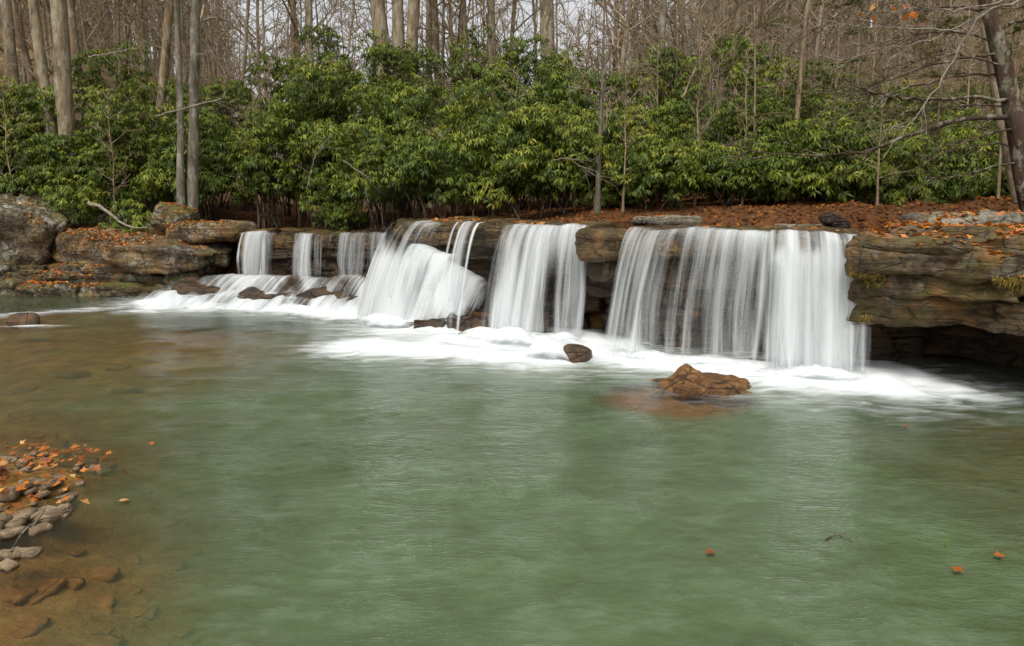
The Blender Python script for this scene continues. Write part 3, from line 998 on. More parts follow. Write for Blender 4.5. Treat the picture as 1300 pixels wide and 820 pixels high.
def side_dir(R, d, ang):
    d = d / np.linalg.norm(d)
    v = np.array([R.gauss(0, 1), R.gauss(0, 1), R.gauss(0, 1)])
    v -= d * (v @ d)
    v /= max(np.linalg.norm(v), 1e-6)
    return d * math.cos(ang) + v * math.sin(ang)


def branchlets(R, V, F, pts, r0, length, depth, n, minr, sides=4):
    for _ in range(n):
        t = R.uniform(0.25, 1.0)
        i = min(int(t * (len(pts) - 1)), len(pts) - 2)
        p = pts[i] + (pts[i + 1] - pts[i]) * R.random()
        d = side_dir(R, pts[i + 1] - pts[i], R.uniform(0.5, 1.0))
        L = length * R.uniform(0.5, 1.1) * (1.15 - 0.6 * t)
        bp = wander(R, p, d, L, 4, 0.16, up=0.07)
        r = max(minr, r0 * R.uniform(0.4, 0.65))
        tube(V, F, bp, np.linspace(r, minr * 0.6, 5), sides if depth else 3)
        if depth:
            branchlets(R, V, F, bp, r, L * 0.55, depth - 1, max(3, n // 2 + 1), minr, 3)


def flare(h):
    return 1 + 0.55 * np.exp(-h / 0.35)


def tree_parts(seed, H, r0, mat, limbs=14, first=0.35, lean=(0, 0), wig=0.03, twig_depth=1, minr=0.006, curve=None, twn=6):
    """Trunk mesh and branch mesh of one bare tree, base at the origin."""
    R = random.Random(seed)
    n = 16
    zs = np.linspace(-0.25, H, n)
    t = np.clip(zs / H, 0, 1)
    cxy = np.cumsum(np.array([[R.gauss(0, wig), R.gauss(0, wig)] for _ in range(n)]), 0) * H / n * 0.5
    cxy -= cxy[1]
    x = lean[0] * zs + cxy[:, 0]
    y = lean[1] * zs + cxy[:, 1]
    if curve:
        x = x + curve * t * t * H
    tp = np.stack([x, y, zs], -1)
    tr = r0 * (1 - 0.85 * t ** 1.1) * flare(np.maximum(zs, 0))
    V, F = [], []
    fine = np.linspace(0, n - 1, 40)
    fp = np.stack([np.interp(fine, range(n), tp[:, k]) for k in range(3)], -1)
    fr = np.interp(fine, range(n), tr)
    tube(V, F, fp, fr, 12)
    Vt = np.concatenate(V)
    Vt += (0.10 * r0 * fbm(Vt * np.array([6, 6, 1.2]) + seed, 3, seed))[:, None] * np.array([1, 1, 0])
    tm = mesh('trunk', Vt, np.concatenate(F), mat)
    V, F = [], []
    for i in range(limbs):
        s = first + (1 - first) * (i + R.random()) / limbs
        k = min(int(s * (n - 1)), n - 2)
        p = tp[k] + (tp[k + 1] - tp[k]) * R.random()
        az = R.uniform(0, 2 * math.pi)
        el = R.uniform(0.25, 0.9)
        d = (math.cos(az) * math.cos(el), math.sin(az) * math.cos(el), math.sin(el))
        L = H * R.uniform(0.14, 0.3) * (1.1 - 0.6 * s)
        r = max(0.012, r0 * (1 - 0.85 * s) * R.uniform(0.3, 0.6))
        bp = wander(R, p, d, L, 6, 0.12, up=0.06)
        tube(V, F, bp, np.linspace(r, minr, 7), 5)
        branchlets(R, V, F, bp, r, L * 0.5, twig_depth, twn, minr)
    bm = mesh('branches', np.concatenate(V), np.concatenate(F), M['twig'])
    return tm, bm


def place_tree(name, label, tm, bm, loc, rz=0.0, s=1.0, group=None, cat='tree', tilt=(0, 0)):
    o = thing(name, label, cat, loc, group)
    o.rotation_euler = (tilt[0], tilt[1], rz)
    o.scale = (s, s, s)
    link('trunk', tm, o)
    if bm is not None:
        b = link('crown', bm, o, kind='stuff')
    return o


# trees told apart in the photograph: foot pixel column, distance, column at the frame's top, width in pixels
def named_tree(pxf, Y, pxt, wpx, label, mat='bark_grey', H=17, seed=0, first=0.4, limbs=12, py_top=0, name='bare_tree'):
    x = (pxf - CX) / F_PX * Y
    z = gz(x, Y)
    ztop = at_y(pxt, py_top, Y)[2]
    lean = ((pxt - pxf) / F_PX * Y) / (ztop - z)
    tm, bm = tree_parts(seed, H, wpx / F_PX * Y / 2 * 0.95, M[mat], limbs, first, (lean, R0.uniform(-.02, .02)), 0.02)
    return place_tree(name, label, tm, bm, (x, Y, z))


R0 = random.Random(5)
named_tree(229, 16.6, 241, 11, 'slimmer pale trunk of the pair beside the mossy round rock', 'bark_pale', 14, 301, 0.45)
named_tree(243, 16.8, 264, 15, 'thicker pale trunk of the pair beside the mossy round rock', 'bark_pale', 15, 302, 0.36)
named_tree(93, 18.6, 97, 23, 'thick grey trunk rising straight behind the big lichen boulder', 'bark_grey', 19, 303)
named_tree(84, 19.5, 62, 15, 'grey trunk leaning away from the thick straight trunk behind the boulder', 'bark_grey', 18, 304)
named_tree(116, 20.2, 112, 13, 'slender brown trunk close behind the thick straight grey trunk', 'bark_brown', 17, 305)
named_tree(196, 19.5, 232, 13, 'dark trunk leaning hard behind the twin pale trunks', 'bark_brown', 13, 306)
named_tree(40, 22, 36, 15, 'grey trunk in the rhododendrons behind the lichen boulder', 'bark_grey', 18, 307)
named_tree(503, 21.5, 487, 24, 'stout grey trunk leaning out of the triple clump', 'bark_grey', 19, 311)
named_tree(508, 21.7, 510, 20, 'upright middle trunk of the stout triple clump', 'bark_grey', 19, 312)
named_tree(512, 21.5, 532, 20, 'brown trunk of the stout triple clump leaning toward the hill', 'bark_brown', 18, 313)
named_tree(700, 22.5, 692, 23, 'thick straight grey trunk above the tallest rhododendron', 'bark_grey', 20, 314)
named_tree(626, 25, 624, 14, 'straight grey trunk between the triple clump and the thick trunk', 'bark_grey', 19, 315)
named_tree(833, 21, 834, 11, 'slender pale straight trunk rising from the sparse twiggy shrubs', 'bark_pale', 16, 316)
named_tree(407, 24, 404, 12, 'grey trunk behind the tall rhododendron clump by the dark snag', 'bark_grey', 17, 317)
named_tree(549, 27, 549, 11, 'thin grey trunk close beside the triple clump', 'bark_grey', 18, 318)
named_tree(565, 26, 556, 13, 'grey trunk with a slight lean past the triple clump', 'bark_brown', 18, 319)
named_tree(1000, 19, 1009, 8, 'thin dark sapling in front of the brown hillside', 'bark_brown', 10, 320)
named_tree(757, 14.8, 762, 7, 'thin pale sapling standing in front of the rhododendrons', 'bark_pale', 5.2, 321, 0.25, 16)

# ------------------------------------------------------------------ wood behind: individual trees from a few growth forms
forms = [tree_parts(400 + i, R0.uniform(15, 21), R0.uniform(0.065, 0.125), M['bark_grey' if i % 2 else 'bark_brown'], 20, 0.14, wig=0.06, minr=0.012) for i in range(7)]
slim = [tree_parts(430 + i, R0.uniform(9, 13), R0.uniform(0.035, 0.06), M['bark_brown' if i % 2 else 'bark_grey'], 18, 0.1, wig=0.09, minr=0.008) for i in range(5)]
n_t = 0
spots = []
tries = 0
while n_t < 240 and tries < 6000:
    tries += 1
    px = R0.uniform(-40, 1340)
    Y = 23 + 47 * R0.random() ** 1.25
    x = (px - CX) / F_PX * Y
    if 310 < px < 780 and R0.random() < 0.45:
        continue
    if any((x - a) ** 2 + (Y - b) ** 2 < 1.1 ** 2 for a, b in spots):
        continue
    spots.append((x, Y))
    big, fi = R0.random() < 0.5, R0.randrange(5)
    tm, bm = (forms if big else slim)[fi]
    look = ('tall ' if big else 'slim ') + (('grey' if fi % 2 else 'brown') if big else ('brown' if fi % 2 else 'grey'))
    where = ('on the slope behind the lichen boulder' if px < 200 else 'behind the twin pale trunks' if px < 330 else 'against the pale sky by the triple clump' if px < 600 else 'against the pale sky by the thick straight trunk' if px < 780 else 'on the hillside behind the slender pale trunk' if px < 1000 else 'on the brown hillside behind the hemlock')
    place_tree('woodland_tree', look + ' bare tree ' + where, tm, bm, (x, Y, gz(x, Y)), R0.uniform(0, 6.28), R0.uniform(0.8, 1.2), 'bare trees of the wood behind', tilt=(R0.gauss(0, .03), R0.gauss(0, .055)))
    n_t += 1

# far wood: one mass
RF = random.Random(77)
far_forms = []
for i in range(24):
    V, F = [], []
    H = RF.uniform(11, 19)
    top = np.array([RF.gauss(0, .6), 0, H])
    pts = np.linspace((0, 0, -.3), top, 5) + np.array([[RF.gauss(0, .1), 0, 0] for _ in range(5)])
    tube(V, F, pts, np.linspace(RF.uniform(0.06, 0.15), 0.02, 5), 4)
    for b in range(14):
        s_ = RF.uniform(0.12, 0.95)
        p_ = pts[0] + (top - pts[0]) * s_
        az, el = RF.uniform(0, 6.28), RF.uniform(.3, 1.1)
        L = RF.uniform(1.5, 4) * (1.1 - .6 * s_)
        q_ = p_ + L * np.array([math.cos(az) * math.cos(el), math.sin(az) * math.cos(el), math.sin(el)])
        m_ = (p_ + q_) / 2 + np.array([RF.gauss(0, .15), 0, RF.gauss(0, .15)])
        tube(V, F, [p_, m_, q_], [0.04, 0.028, 0.012], 3)
        for c in range(3):
            az, el = RF.uniform(0, 6.28), RF.uniform(0, 1.2)
            L2 = L * RF.uniform(.3, .7)
            q2 = m_ + L2 * np.array([math.cos(az) * math.cos(el), math.sin(az) * math.cos(el), math.sin(el)])
            tube(V, F, [m_, q2], [0.022, 0.010], 3)
    far_forms.append((np.concatenate(V), np.concatenate(F)))
VV, FF, c0 = [], [], 0
fx = np.array([v if not (310 < v < 780) or RF.random() < 0.16 else RF.choice([RF.uniform(-300, 300), RF.uniform(800, 1700)]) for v in (RF.uniform(-400, 1700) for _ in range(1500))])
fy = np.array([40 + 85 * RF.random() for _ in range(1500)])
fx = (fx - CX) / F_PX * fy
fz = ground_z(fx, fy)
for i in range(1500):
    V, F = far_forms[RF.randrange(24)]
    a_ = RF.uniform(0, 6.28)
    ca, sa = math.cos(a_), math.sin(a_)
    VV.append(V @ np.array([[ca, sa, 0], [-sa, ca, 0], [0, 0, 1]]) * RF.uniform(.8, 1.25) + np.array([fx[i], fy[i], fz[i]]))
    FF.append(F + c0)
    c0 += len(V)
V, F = VV, FF
far = link('far_wood', mesh('far_wood', np.concatenate(V), np.concatenate(F), M['bark_grey']), kind='stuff')
far['label'] = 'distant mass of bare trees on the hillside'

# understory saplings
sap = [tree_parts(460 + i, R0.uniform(4.0, 6.5), R0.uniform(0.018, 0.03), M['twig'], 22, 0.15, wig=0.1, minr=0.0035, twn=5) for i in range(5)]
for i in range(150):
    px = R0.choice([R0.uniform(-20, 1330), R0.uniform(300, 800), R0.uniform(740, 1330), R0.uniform(850, 1330)])
    Y = R0.uniform(18.5, 32)
    x = (px - CX) / F_PX * Y
    tm, bm = sap[i % 5]
    place_tree('sapling', 'thin twiggy bare sapling ' + ('behind the lichen boulder' if px < 300 else 'under the triple trunk clump' if px < 600 else 'near the thick straight trunk' if px < 780 else 'around the slender pale trunk' if px < 1000 else 'behind the hemlock limbs'), tm, bm, (x, Y, gz(x, Y)), R0.uniform(0, 6.28), R0.uniform(0.8, 1.3), 'bare saplings in the understory', cat='sapling')

for (px, Y, sc_, lab) in [(560, 15.2, 0.8, 'thin bare sapling in front of the thicket by the slim double strand'), (655, 15.6, 0.75, 'thin bare sapling in front of the thicket over the thick middle fall'), (790, 14.6, 0.8, 'thin bare sapling rising behind the flat grey slab'), (880, 15.0, 0.9, 'thin bare sapling beside the flat grey slab, under the dark crooked branch'), (940, 14.8, 0.75, 'thin bare sapling behind the dark upright rock'), (1110, 12.8, 0.7, 'thin bare sapling behind the mossy overhang corner'), (330, 18.2, 0.9, 'thin bare sapling on the leafy slope above the small square cascade'), (150, 17.6, 0.8, 'thin bare sapling above the tilted brown boulder'), (20, 17.8, 0.9, 'thin bare sapling close behind the lichen boulder')]:
    x = (px - CX) / F_PX * Y
    tm, bm = sap[int(px) % 5]
    place_tree('sapling', lab, tm, bm, (x, Y, gz(x, Y)), R0.uniform(0, 6.28), sc_, None, cat='sapling')

# ------------------------------------------------------------------ rhododendrons
def leaf_whorls(seed, n_wh, lobe, nleaf=(6, 9), L=(0.10, 0.165), droop=(0.25, 1.05)):
    """Whorls of long leaves over the outside of a leaf clump; returns verts, faces, tone."""
    g = np.random.default_rng(seed)
    V, F, T = [], [], []
    cnt = 0
    for _ in range(n_wh):
        th = g.uniform(0, 2 * np.pi)
        zc = g.uniform(-0.45, 1.0)
        rr = math.sqrt(max(0, 1 - zc * zc))
        dirn = np.array([rr * math.cos(th), rr * math.sin(th), zc])
        rad = g.uniform(0.62, 1.02)
        c = dirn * np.array(lobe) * rad
        ax = dirn * 0.6 + np.array([0, 0, 0.75]) + g.normal(0, 0.25, 3)
        ax /= np.linalg.norm(ax)
        u = np.cross(ax, [0.3, 0.9, 0.1])
        u /= np.linalg.norm(u)
        v = np.cross(ax, u)
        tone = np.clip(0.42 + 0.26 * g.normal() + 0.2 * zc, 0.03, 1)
        nl = g.integers(nleaf[0], nleaf[1] + 1)
        a0 = g.uniform(0, 6.28)
        for k in range(nl):
            a = a0 + 2 * np.pi * k / nl + g.normal(0, 0.2)
            el = -g.uniform(*droop) + 0.25
            d = (u * math.cos(a) + v * math.sin(a)) * math.cos(el) + ax * math.sin(el)
            d = d + np.array([0, 0, -0.35])
            d /= np.linalg.norm(d)
            s = np.cross(d, ax)
            s /= max(np.linalg.norm(s), 1e-6)
            nrm = np.cross(s, d)
            ln = g.uniform(*L)
            w = ln * g.uniform(0.10, 0.145)
            dn = d + np.array([0, 0, -0.35])
            dn /= np.linalg.norm(dn)
            m = c + d * ln * 0.5
            tip = m + dn * ln * 0.5
            fold = nrm * w * 0.35
            V += [c + d * 0.01, m - s * w + fold, m, m + s * w + fold, tip]
            F += [(cnt, cnt + 2, cnt + 1), (cnt, cnt + 3, cnt + 2), (cnt + 1, cnt + 2, cnt + 4), (cnt + 2, cnt + 3, cnt + 4)]
            T += [np.clip(tone + g.normal(0, 0.1), 0, 1)] * 5
            cnt += 5
    return np.array(V), np.array(F), np.array(T)


clumps = []
for i in range(10):
    lobe = (R0.uniform(0.42, 0.62), R0.uniform(0.42, 0.62), R0.uniform(0.28, 0.42))
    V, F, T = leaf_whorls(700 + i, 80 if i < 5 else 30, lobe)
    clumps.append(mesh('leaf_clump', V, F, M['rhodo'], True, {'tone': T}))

TOP_Y = ([-200, 0, 60, 130, 165, 210, 260, 300, 350, 400, 450, 500, 560, 610, 650, 700, 740, 790, 850, 900, 950, 1000, 1050, 1100, 1200, 1300, 1500],
         [95, 95, 100, 62, 45, 62, 90, 80, 68, 25, 25, 40, 58, 48, 36, 36, 66, 76, 55, 58, 55, 70, 82, 95, 110, 105, 105])


def shrub(px, Y, ytop, ybot, wid, label, seed, group=None, n=13, shade=0):
    R = random.Random(seed)
    x = (px - CX) / F_PX * Y
    z = gz(x, Y)
    zt = max(at_y(px, ytop, Y)[2], z + 1.0)
    zb = max(at_y(px, ybot, Y)[2], z + 0.25)
    o = thing('rhododendron', label, 'shrub', (x, Y, z), group)
    ends = []
    for i in range(n):
        f = (i + R.random()) / n
        zz = zb + (zt - zb) * f - z
        prof = math.sin(math.pi * min(0.9, 0.22 + 0.68 * f)) ** 0.5
        rr = wid * prof * math.sqrt(R.random())
        a = R.uniform(0, 6.28)
        px_, py_ = rr * math.cos(a), rr * math.sin(a) * 0.8 - 0.1
        s = R.uniform(0.9, 1.35)
        ci = R.randrange(6) if f < 0.5 else R.randrange(2, 10) if f < 0.8 else R.randrange(4, 10)
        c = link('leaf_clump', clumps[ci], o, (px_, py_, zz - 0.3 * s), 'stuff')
        c.rotation_euler = (R.gauss(0, .15), R.gauss(0, .15), R.uniform(0, 6.28))
        c.scale = (s, s, s)
        ends.append((px_, py_, zz - 0.2))
    ns = 4
    for k in range(ns):
        V, F = [], []
        for e in ends[k::ns][::2]:
            b = np.array([R.gauss(0, .3), R.gauss(0, .25), -0.1])
            e = np.array(e)
            m1 = b + (e - b) * 0.35 + np.array([R.gauss(0, .12), R.gauss(0, .1), 0.15])
            m2 = b + (e - b) * 0.7 + np.array([R.gauss(0, .12), R.gauss(0, .1), 0.05])
            tube(V, F, [b, m1, m2, e], [0.02, 0.015, 0.011, 0.005], 5)
        if V:
            link('stem', mesh('stem', np.concatenate(V), np.concatenate(F), M['stem']), o)
    return o


def ybot_at(px):
    return float(np.interp(px, [0, 100, 200, 260, 300, 400, 450, 520, 600, 700, 800, 900, 1000, 1100, 1200, 1300], [234, 238, 248, 234, 222, 246, 222, 226, 226, 222, 234, 220, 220, 230, 220, 234]))


sh_rows = [
    (14.6, 16.0, 500, 1010, 70, 95, 'glossy front-row rhododendron drooping over leaf litter'),
    (17.6, 18.6, 270, 520, 62, 60, 'glossy rhododendron behind the stepped ledge'),
    (16.8, 18.4, 500, 1330, 66, 38, 'glossy middle-row rhododendron'),
    (19.0, 21.0, -40, 1340, 56, -4, 'tall back-row rhododendron'),
    (17.8, 18.8, -50, 290, 62, 50, 'dense bank rhododendron'),
    (13.2, 15.0, 1030, 1400, 62, 62, 'low yellow-green rhododendron past the mossy overhang'),
]
sid = 900
for (y0_, y1_, p0, p1, stp, dy, lab) in sh_rows:
    px = p0
    while px < p1:
        sid += 1
        Y = R0.uniform(y0_, y1_)
        pj = px + R0.uniform(-18, 18)
        where = ('behind the lichen boulder' if pj < 200 else 'near the twin pale trunks' if pj < 330 else 'below the triple trunk clump' if pj < 560 else 'below the thick straight trunk' if pj < 720 else 'around the thin pale sapling' if pj < 830 else 'above the long thin curtain' if pj < 1000 else 'behind the hemlock limbs')
        shrub(pj, Y, np.interp(pj, *TOP_Y) + dy + R0.uniform(-14, 26), ybot_at(pj) + R0.uniform(-8, 4), R0.uniform(0.75, 1.05), lab + ' ' + where, sid, lab.replace('rhododendron', 'rhododendrons').replace('glossy ', '').replace('low ', '').replace('tall ', ''), n=23)
        px += stp * R0.uniform(0.85, 1.15)
# singled-out low sprigs
shrub(425, 17.6, 195, 268, 0.85, 'lowest rhododendron spray, its leaves hanging almost to the stepped ledge', 991, n=10)
shrub(172, 16.9, 248, 275, 0.25, 'small rhododendron sprig growing beside the bare root on the bank', 992, n=2)
shrub(95, 17.2, 225, 262, 0.5, 'small rhododendron leaning over the top of the lichen boulder', 993, n=4)

# ------------------------------------------------------------------ hemlock
HY = 10.2
foot_x = (1312 - CX) / F_PX * HY
hz = gz(foot_x, HY)
hem = thing('hemlock', 'leaning dark hemlock with long bare drooping limbs above the pale cracked slab', 'tree', (0, 0, 0))


def px_path(pts, Y, dY=0.0):
    k = len(pts)
    return np.array([at_y(a, b, Y + dY * i / max(1, k - 1)) for i, (a, b) in enumerate(pts)])


def dense(pts, n):
    pts = np.asarray(pts, float)
    s = np.linspace(0, len(pts) - 1, n)
    i = np.clip(s.astype(int), 0, len(pts) - 2)
    P = np.vstack([2 * pts[0] - pts[1], pts, 2 * pts[-1] - pts[-2]])
    t = (s - i)[:, None]
    a, b, c, d = P[i], P[i + 1], P[i + 2], P[i + 3]
    return 0.5 * (2 * b + (c - a) * t + (2 * a - 5 * b + 4 * c - d) * t ** 2 + (3 * b - a - 3 * c + d) * t ** 3)


tp = px_path([(1320, 290), (1302, 230), (1288, 150), (1268, 60), (1250, -10), (1238, -120), (1232, -300), (1228, -560)], HY)
tp[0][2] = hz - 0.2
V, F = [], []
tube(V, F, dense(tp, 40), np.linspace(0.155, 0.05, 40) * flare(np.linspace(0, 9, 40)), 14)
Vt = np.concatenate(V)
Vt += 0.02 * fbm(Vt * 5, 3, 9)[:, None]
link('trunk', mesh('trunk', Vt, np.concatenate(F), M['bark_hemlock']), hem)
RH = random.Random(55)
needle_src = []


def limb(pts, r, dY=0.0, mat='bark_hemlock', nb=9, bl=0.9, name='limb', parent=None, Y=None, need=True, r1=0.005):
    P = dense(px_path(pts, Y or HY, dY), 22)
    P += np.array([[RH.gauss(0, .012), RH.gauss(0, .012), RH.gauss(0, .012)] for _ in P])
    V, F = [], []
    tube(V, F, P, np.linspace(r, r1, 22), 6)
    o = link(name, mesh(name, np.concatenate(V), np.concatenate(F), M[mat]), parent or hem)
    V, F = [], []
    for _ in range(nb):
        i = RH.randrange(5, 21)
        d = side_dir(RH, P[i] - P[i - 1], RH.uniform(.4, .9))
        d[2] *= 0.6
        bp = wander(RH, P[i], d, bl * RH.uniform(.5, 1.1), 6, 0.1, droop=0.05)
        tube(V, F, bp, np.linspace(max(0.005, r * 0.28), 0.0025, 7), 4)
        if need:
            needle_src.append(bp)
        for _k in range(4):
            j = RH.randrange(1, 6)
            d2 = side_dir(RH, bp[j] - bp[j - 1], RH.uniform(.4, .9))
            cp = wander(RH, bp[j], d2, bl * 0.4 * RH.uniform(.4, 1), 4, 0.12)
            tube(V, F, cp, np.linspace(0.0035, 0.002, 5), 3)
            if need:
                needle_src.append(cp)
    if V:
        link('twigs', mesh('twigs', np.concatenate(V), np.concatenate(F), M[mat]), o, kind='stuff')
    return o


limb([(1287, 148), (1235, 150), (1180, 162), (1120, 186), (1060, 198), (990, 197), (942, 190)], 0.045, -0.6, nb=10)
limb([(1290, 128), (1240, 125), (1190, 126), (1140, 124), (1105, 116), (1072, 98)], 0.03, -1.2, nb=10)
limb([(1280, 98), (1230, 96), (1160, 110), (1100, 135), (1040, 165)], 0.022, 0.5, nb=10)
limb([(1270, 70), (1215, 75), (1150, 95), (1090, 120), (1030, 150)], 0.022, -0.8, nb=9)
for (a, b, c_, d_, e_, f_, rr_, dd) in [(1268, 55, 1190, 40, 1080, 60, .018, .3), (1275, 85, 1200, 70, 1110, 90, .016, -.5), (1285, 140, 1210, 135, 1130, 150, .018, .8), (1292, 165, 1230, 180, 1160, 215, .018, -.4), (1260, 20, 1190, 10, 1090, 20, .02, .9), (1297, 190, 1240, 185, 1180, 195, .014, .3), (1280, 110, 1330, 100, 1390, 110, .02, 0)]:
    limb([(a, b), ((a + c_) / 2, (b + d_) / 2 - 4), (c_, d_), ((c_ + e_) / 2, (d_ + f_) / 2), (e_, f_)], rr_, dd, nb=10, bl=0.8)
limb([(1300, 205), (1250, 215), (1200, 228), (1150, 240)], 0.016, -0.6, nb=8, bl=0.7)
limb([(1300, 175), (1330, 160), (1400, 150)], 0.02, -0.2, nb=6)
limb([(1262, 40), (1300, 25), (1380, 0)], 0.03, -0.3, nb=6)
limb([(1245, -40), (1180, -30), (1100, 0), (1030, 40)], 0.03, 0.4, nb=9)
limb([(1240, -80), (1150, -70), (1060, -40), (980, 10)], 0.03, 1.2, nb=9)
nV, nF, nT, nc = [], [], [], 0
gn = np.random.default_rng(4)
for bp in needle_src:
    P = dense(bp, 26)
    for i in range(26):
        for s_ in range(2):
            if gn.random() < 0.42:
                continue
            d = gn.normal(0, 1, 3)
            d[2] *= 0.3
            d /= np.linalg.norm(d)
            w = np.cross(d, [0, 0, 1])
            w /= max(np.linalg.norm(w), 1e-6)
            ln = gn.uniform(.012, .03)
            p = P[i]
            nV += [p - w * .004, p + w * .004, p + d * ln]
            nF.append((nc, nc + 1, nc + 2))
            nT += [gn.uniform(.2, 1)] * 3
            nc += 3
link('needles', mesh('needles', np.array(nV), np.array(nF), M['needle'], True, {'tone': np.array(nT)}), hem, kind='stuff')
# second, thinner trunk beside it
tp2 = px_path([(1298, 268), (1286, 225), (1276, 175), (1268, 140), (1256, 70), (1244, -20), (1236, -160)], 11.6)
tp2[0][2] = gz(tp2[0][0], 11.6) - 0.1
V, F = [], []
tube(V, F, dense(tp2, 30), np.linspace(0.10, 0.04, 30), 10)
t2 = thing('slender_hemlock', 'slender mottled trunk rising just behind the leaning hemlock', 'tree', (0, 0, 0))
link('trunk', mesh('trunk', np.concatenate(V), np.concatenate(F), M['bark_grey']), t2)
# pale deciduous bough hanging across the hemlock, with a few dead leaves
bough = thing('overhanging_bough', 'pale leafless bough with a few dead orange leaves, hanging before the hemlock', 'branch', (0, 0, 0))
BY = 8.6
limb([(1345, -30), (1290, 2), (1258, 12), (1232, 38), (1205, 85), (1190, 110), (1165, 145), (1140, 178), (1118, 203)], 0.022, 0, 'pale_twig', 8, 0.5, 'limb', bough, BY, False, 0.003)
limb([(1258, 12), (1215, 35), (1180, 50), (1140, 60), (1090, 72), (1045, 88)], 0.014, 0.2, 'pale_twig', 10, 0.5, 'limb', bough, BY, False, 0.003)
limb([(1300, -5), (1240, 10), (1200, 14), (1165, 10), (1120, -4)], 0.012, -0.2, 'pale_twig', 8, 0.5, 'limb', bough, BY, False, 0.003)
limb([(1225, 40), (1170, 38), (1110, 34), (1060, 32), (1010, 40)], 0.010, 0.3, 'pale_twig', 8, 0.45, 'limb', bough, BY, False, 0.003)


def leaf_geo(g, c, size, flat=0.25, yaw=None):
    """A lobed, slightly curled dry leaf."""
    k = 9
    a = np.linspace(0, 2 * np.pi, k, endpoint=False)
    r = size * np.array([1.0, 0.45, 0.75, 0.4, 0.6, 0.55, 0.4, 0.75, 0.45]) * g.uniform(.85, 1.15, k)
    x, y = r * np.cos(a) * 1.15, r * np.sin(a)
    cu = g.uniform(-1.5, 2.5) / size
    z = 0.25 * cu * (y * y) + g.normal(0, .04 * size, k)
    P = np.vstack([[0, 0, 0], np.stack([x, y, z], -1)])
    yaw = g.uniform(0, 6.28) if yaw is None else yaw
    t1, t2_ = g.normal(0, flat), g.normal(0, flat)
    Rm = np.array(Matrix.Rotation(yaw, 3, 'Z') @ Matrix.Rotation(t1, 3, 'X') @ Matrix.Rotation(t2_, 3, 'Y'))
    return P @ Rm.T + c, [(0, i + 1, (i + 1) % k + 1) for i in range(k)]


gl_ = np.random.default_rng(31)
for (px, py) in [(1092, 20), (1107, 10), (1110, 24), (1125, 5), (1133, 12), (1142, 15), (1150, 8), (1158, 18), (1163, 20), (1145, 28), (1120, 16), (1150, 22), (1172, 30)]:
    V, F = leaf_geo(gl_, (0, 0, 0), 0.06, 1.0)
    link('leaf', mesh('leaf', V, np.array(F), M['litter_bright'], True, {'tone': np.full(len(V), gl_.uniform(.3, .8))}), bough, at_y(px, py, BY + gl_.uniform(-.1, .3)))

def young_hemlock(px, Y, H, label, seed):
    R = random.Random(seed)
    g = np.random.default_rng(seed)
    x = (px - CX) / F_PX * Y
    o = thing('young_hemlock', label, 'tree', (x, Y, gz(x, Y)))
    V, F = [], []
    tp_ = wander(R, (0, 0, -0.1), (R.gauss(0, .04), 0, 1), H, 10, 0.03, up=0.1)
    tube(V, F, tp_, np.linspace(0.035, 0.006, 11), 6)
    link('trunk', mesh('trunk', np.concatenate(V), np.concatenate(F), M['bark_brown']), o)
    V, F, src = [], [], []
    for i in range(34):
        f = R.uniform(0.18, 1.0)
        k = min(int(f * 10), 9)
        az = R.uniform(0, 6.28)
        L = (1.25 - f) * R.uniform(0.7, 1.5)
        bp = wander(R, tp_[k], (math.cos(az), math.sin(az), 0.15), L, 6, 0.08, droop=0.12)
        tube(V, F, bp, np.linspace(0.010, 0.003, 7), 4)
        src.append(bp)
        for _ in range(6):
            j = R.randrange(1, 6)
            d = side_dir(R, bp[j] - bp[j - 1], R.uniform(.5, 1.0))
            d[2] *= 0.35
            cp = wander(R, bp[j], d, L * R.uniform(.2, .5), 4, 0.1, droop=0.1)
            tube(V, F, cp, np.linspace(0.004, 0.002, 5), 3)
            src.append(cp)
    link('limbs', mesh('limbs', np.concatenate(V), np.concatenate(F), M['twig']), o, kind='stuff')
    P = np.concatenate([dense(b, 22) for b in src])
    P = P[g.random(len(P)) < 0.85]
    n_ = len(P)
    d = g.normal(0, 1, (n_, 3)) * np.array([1, 1, .3])
    d /= np.linalg.norm(d, axis=1, keepdims=True)
    w_ = np.cross(d, [0, 0, 1.0])
    w_ /= np.maximum(np.linalg.norm(w_, axis=1, keepdims=True), 1e-6)
    ln = g.uniform(.05, .10, (n_, 1))
    A = np.stack([P - w_ * .011, P + w_ * .011, P + d * ln + w_ * .005], 1).reshape(-1, 3)
    link('needles', mesh('needles', A, np.arange(3 * n_).reshape(-1, 3), M['needle'], True, {'tone': np.repeat(g.uniform(.2, 1, n_), 3)}), o, kind='stuff')


young_hemlock(955, 16.5, 6.8, 'feathery young hemlock between the slender pale trunk and the dark sapling', 41)
young_hemlock(1050, 15.6, 6.2, 'feathery young hemlock behind the longest drooping limb', 42)
young_hemlock(1175, 14.6, 5.2, 'feathery young hemlock between the hanging bough and the leaning hemlock', 43)
young_hemlock(1262, 13.4, 4.6, 'small feathery hemlock close behind the slender mottled trunk', 44)

# loose dead limbs in the thicket
def dead_branch(pts, Y, r, label, mat='pale_twig', nb=5, bl=0.6, dY=0.0):
    o = thing('dead_branch', label, 'branch', (0, 0, 0))
    limb(pts, r, dY, mat, nb, bl, 'limb', o, Y, False, 0.004)


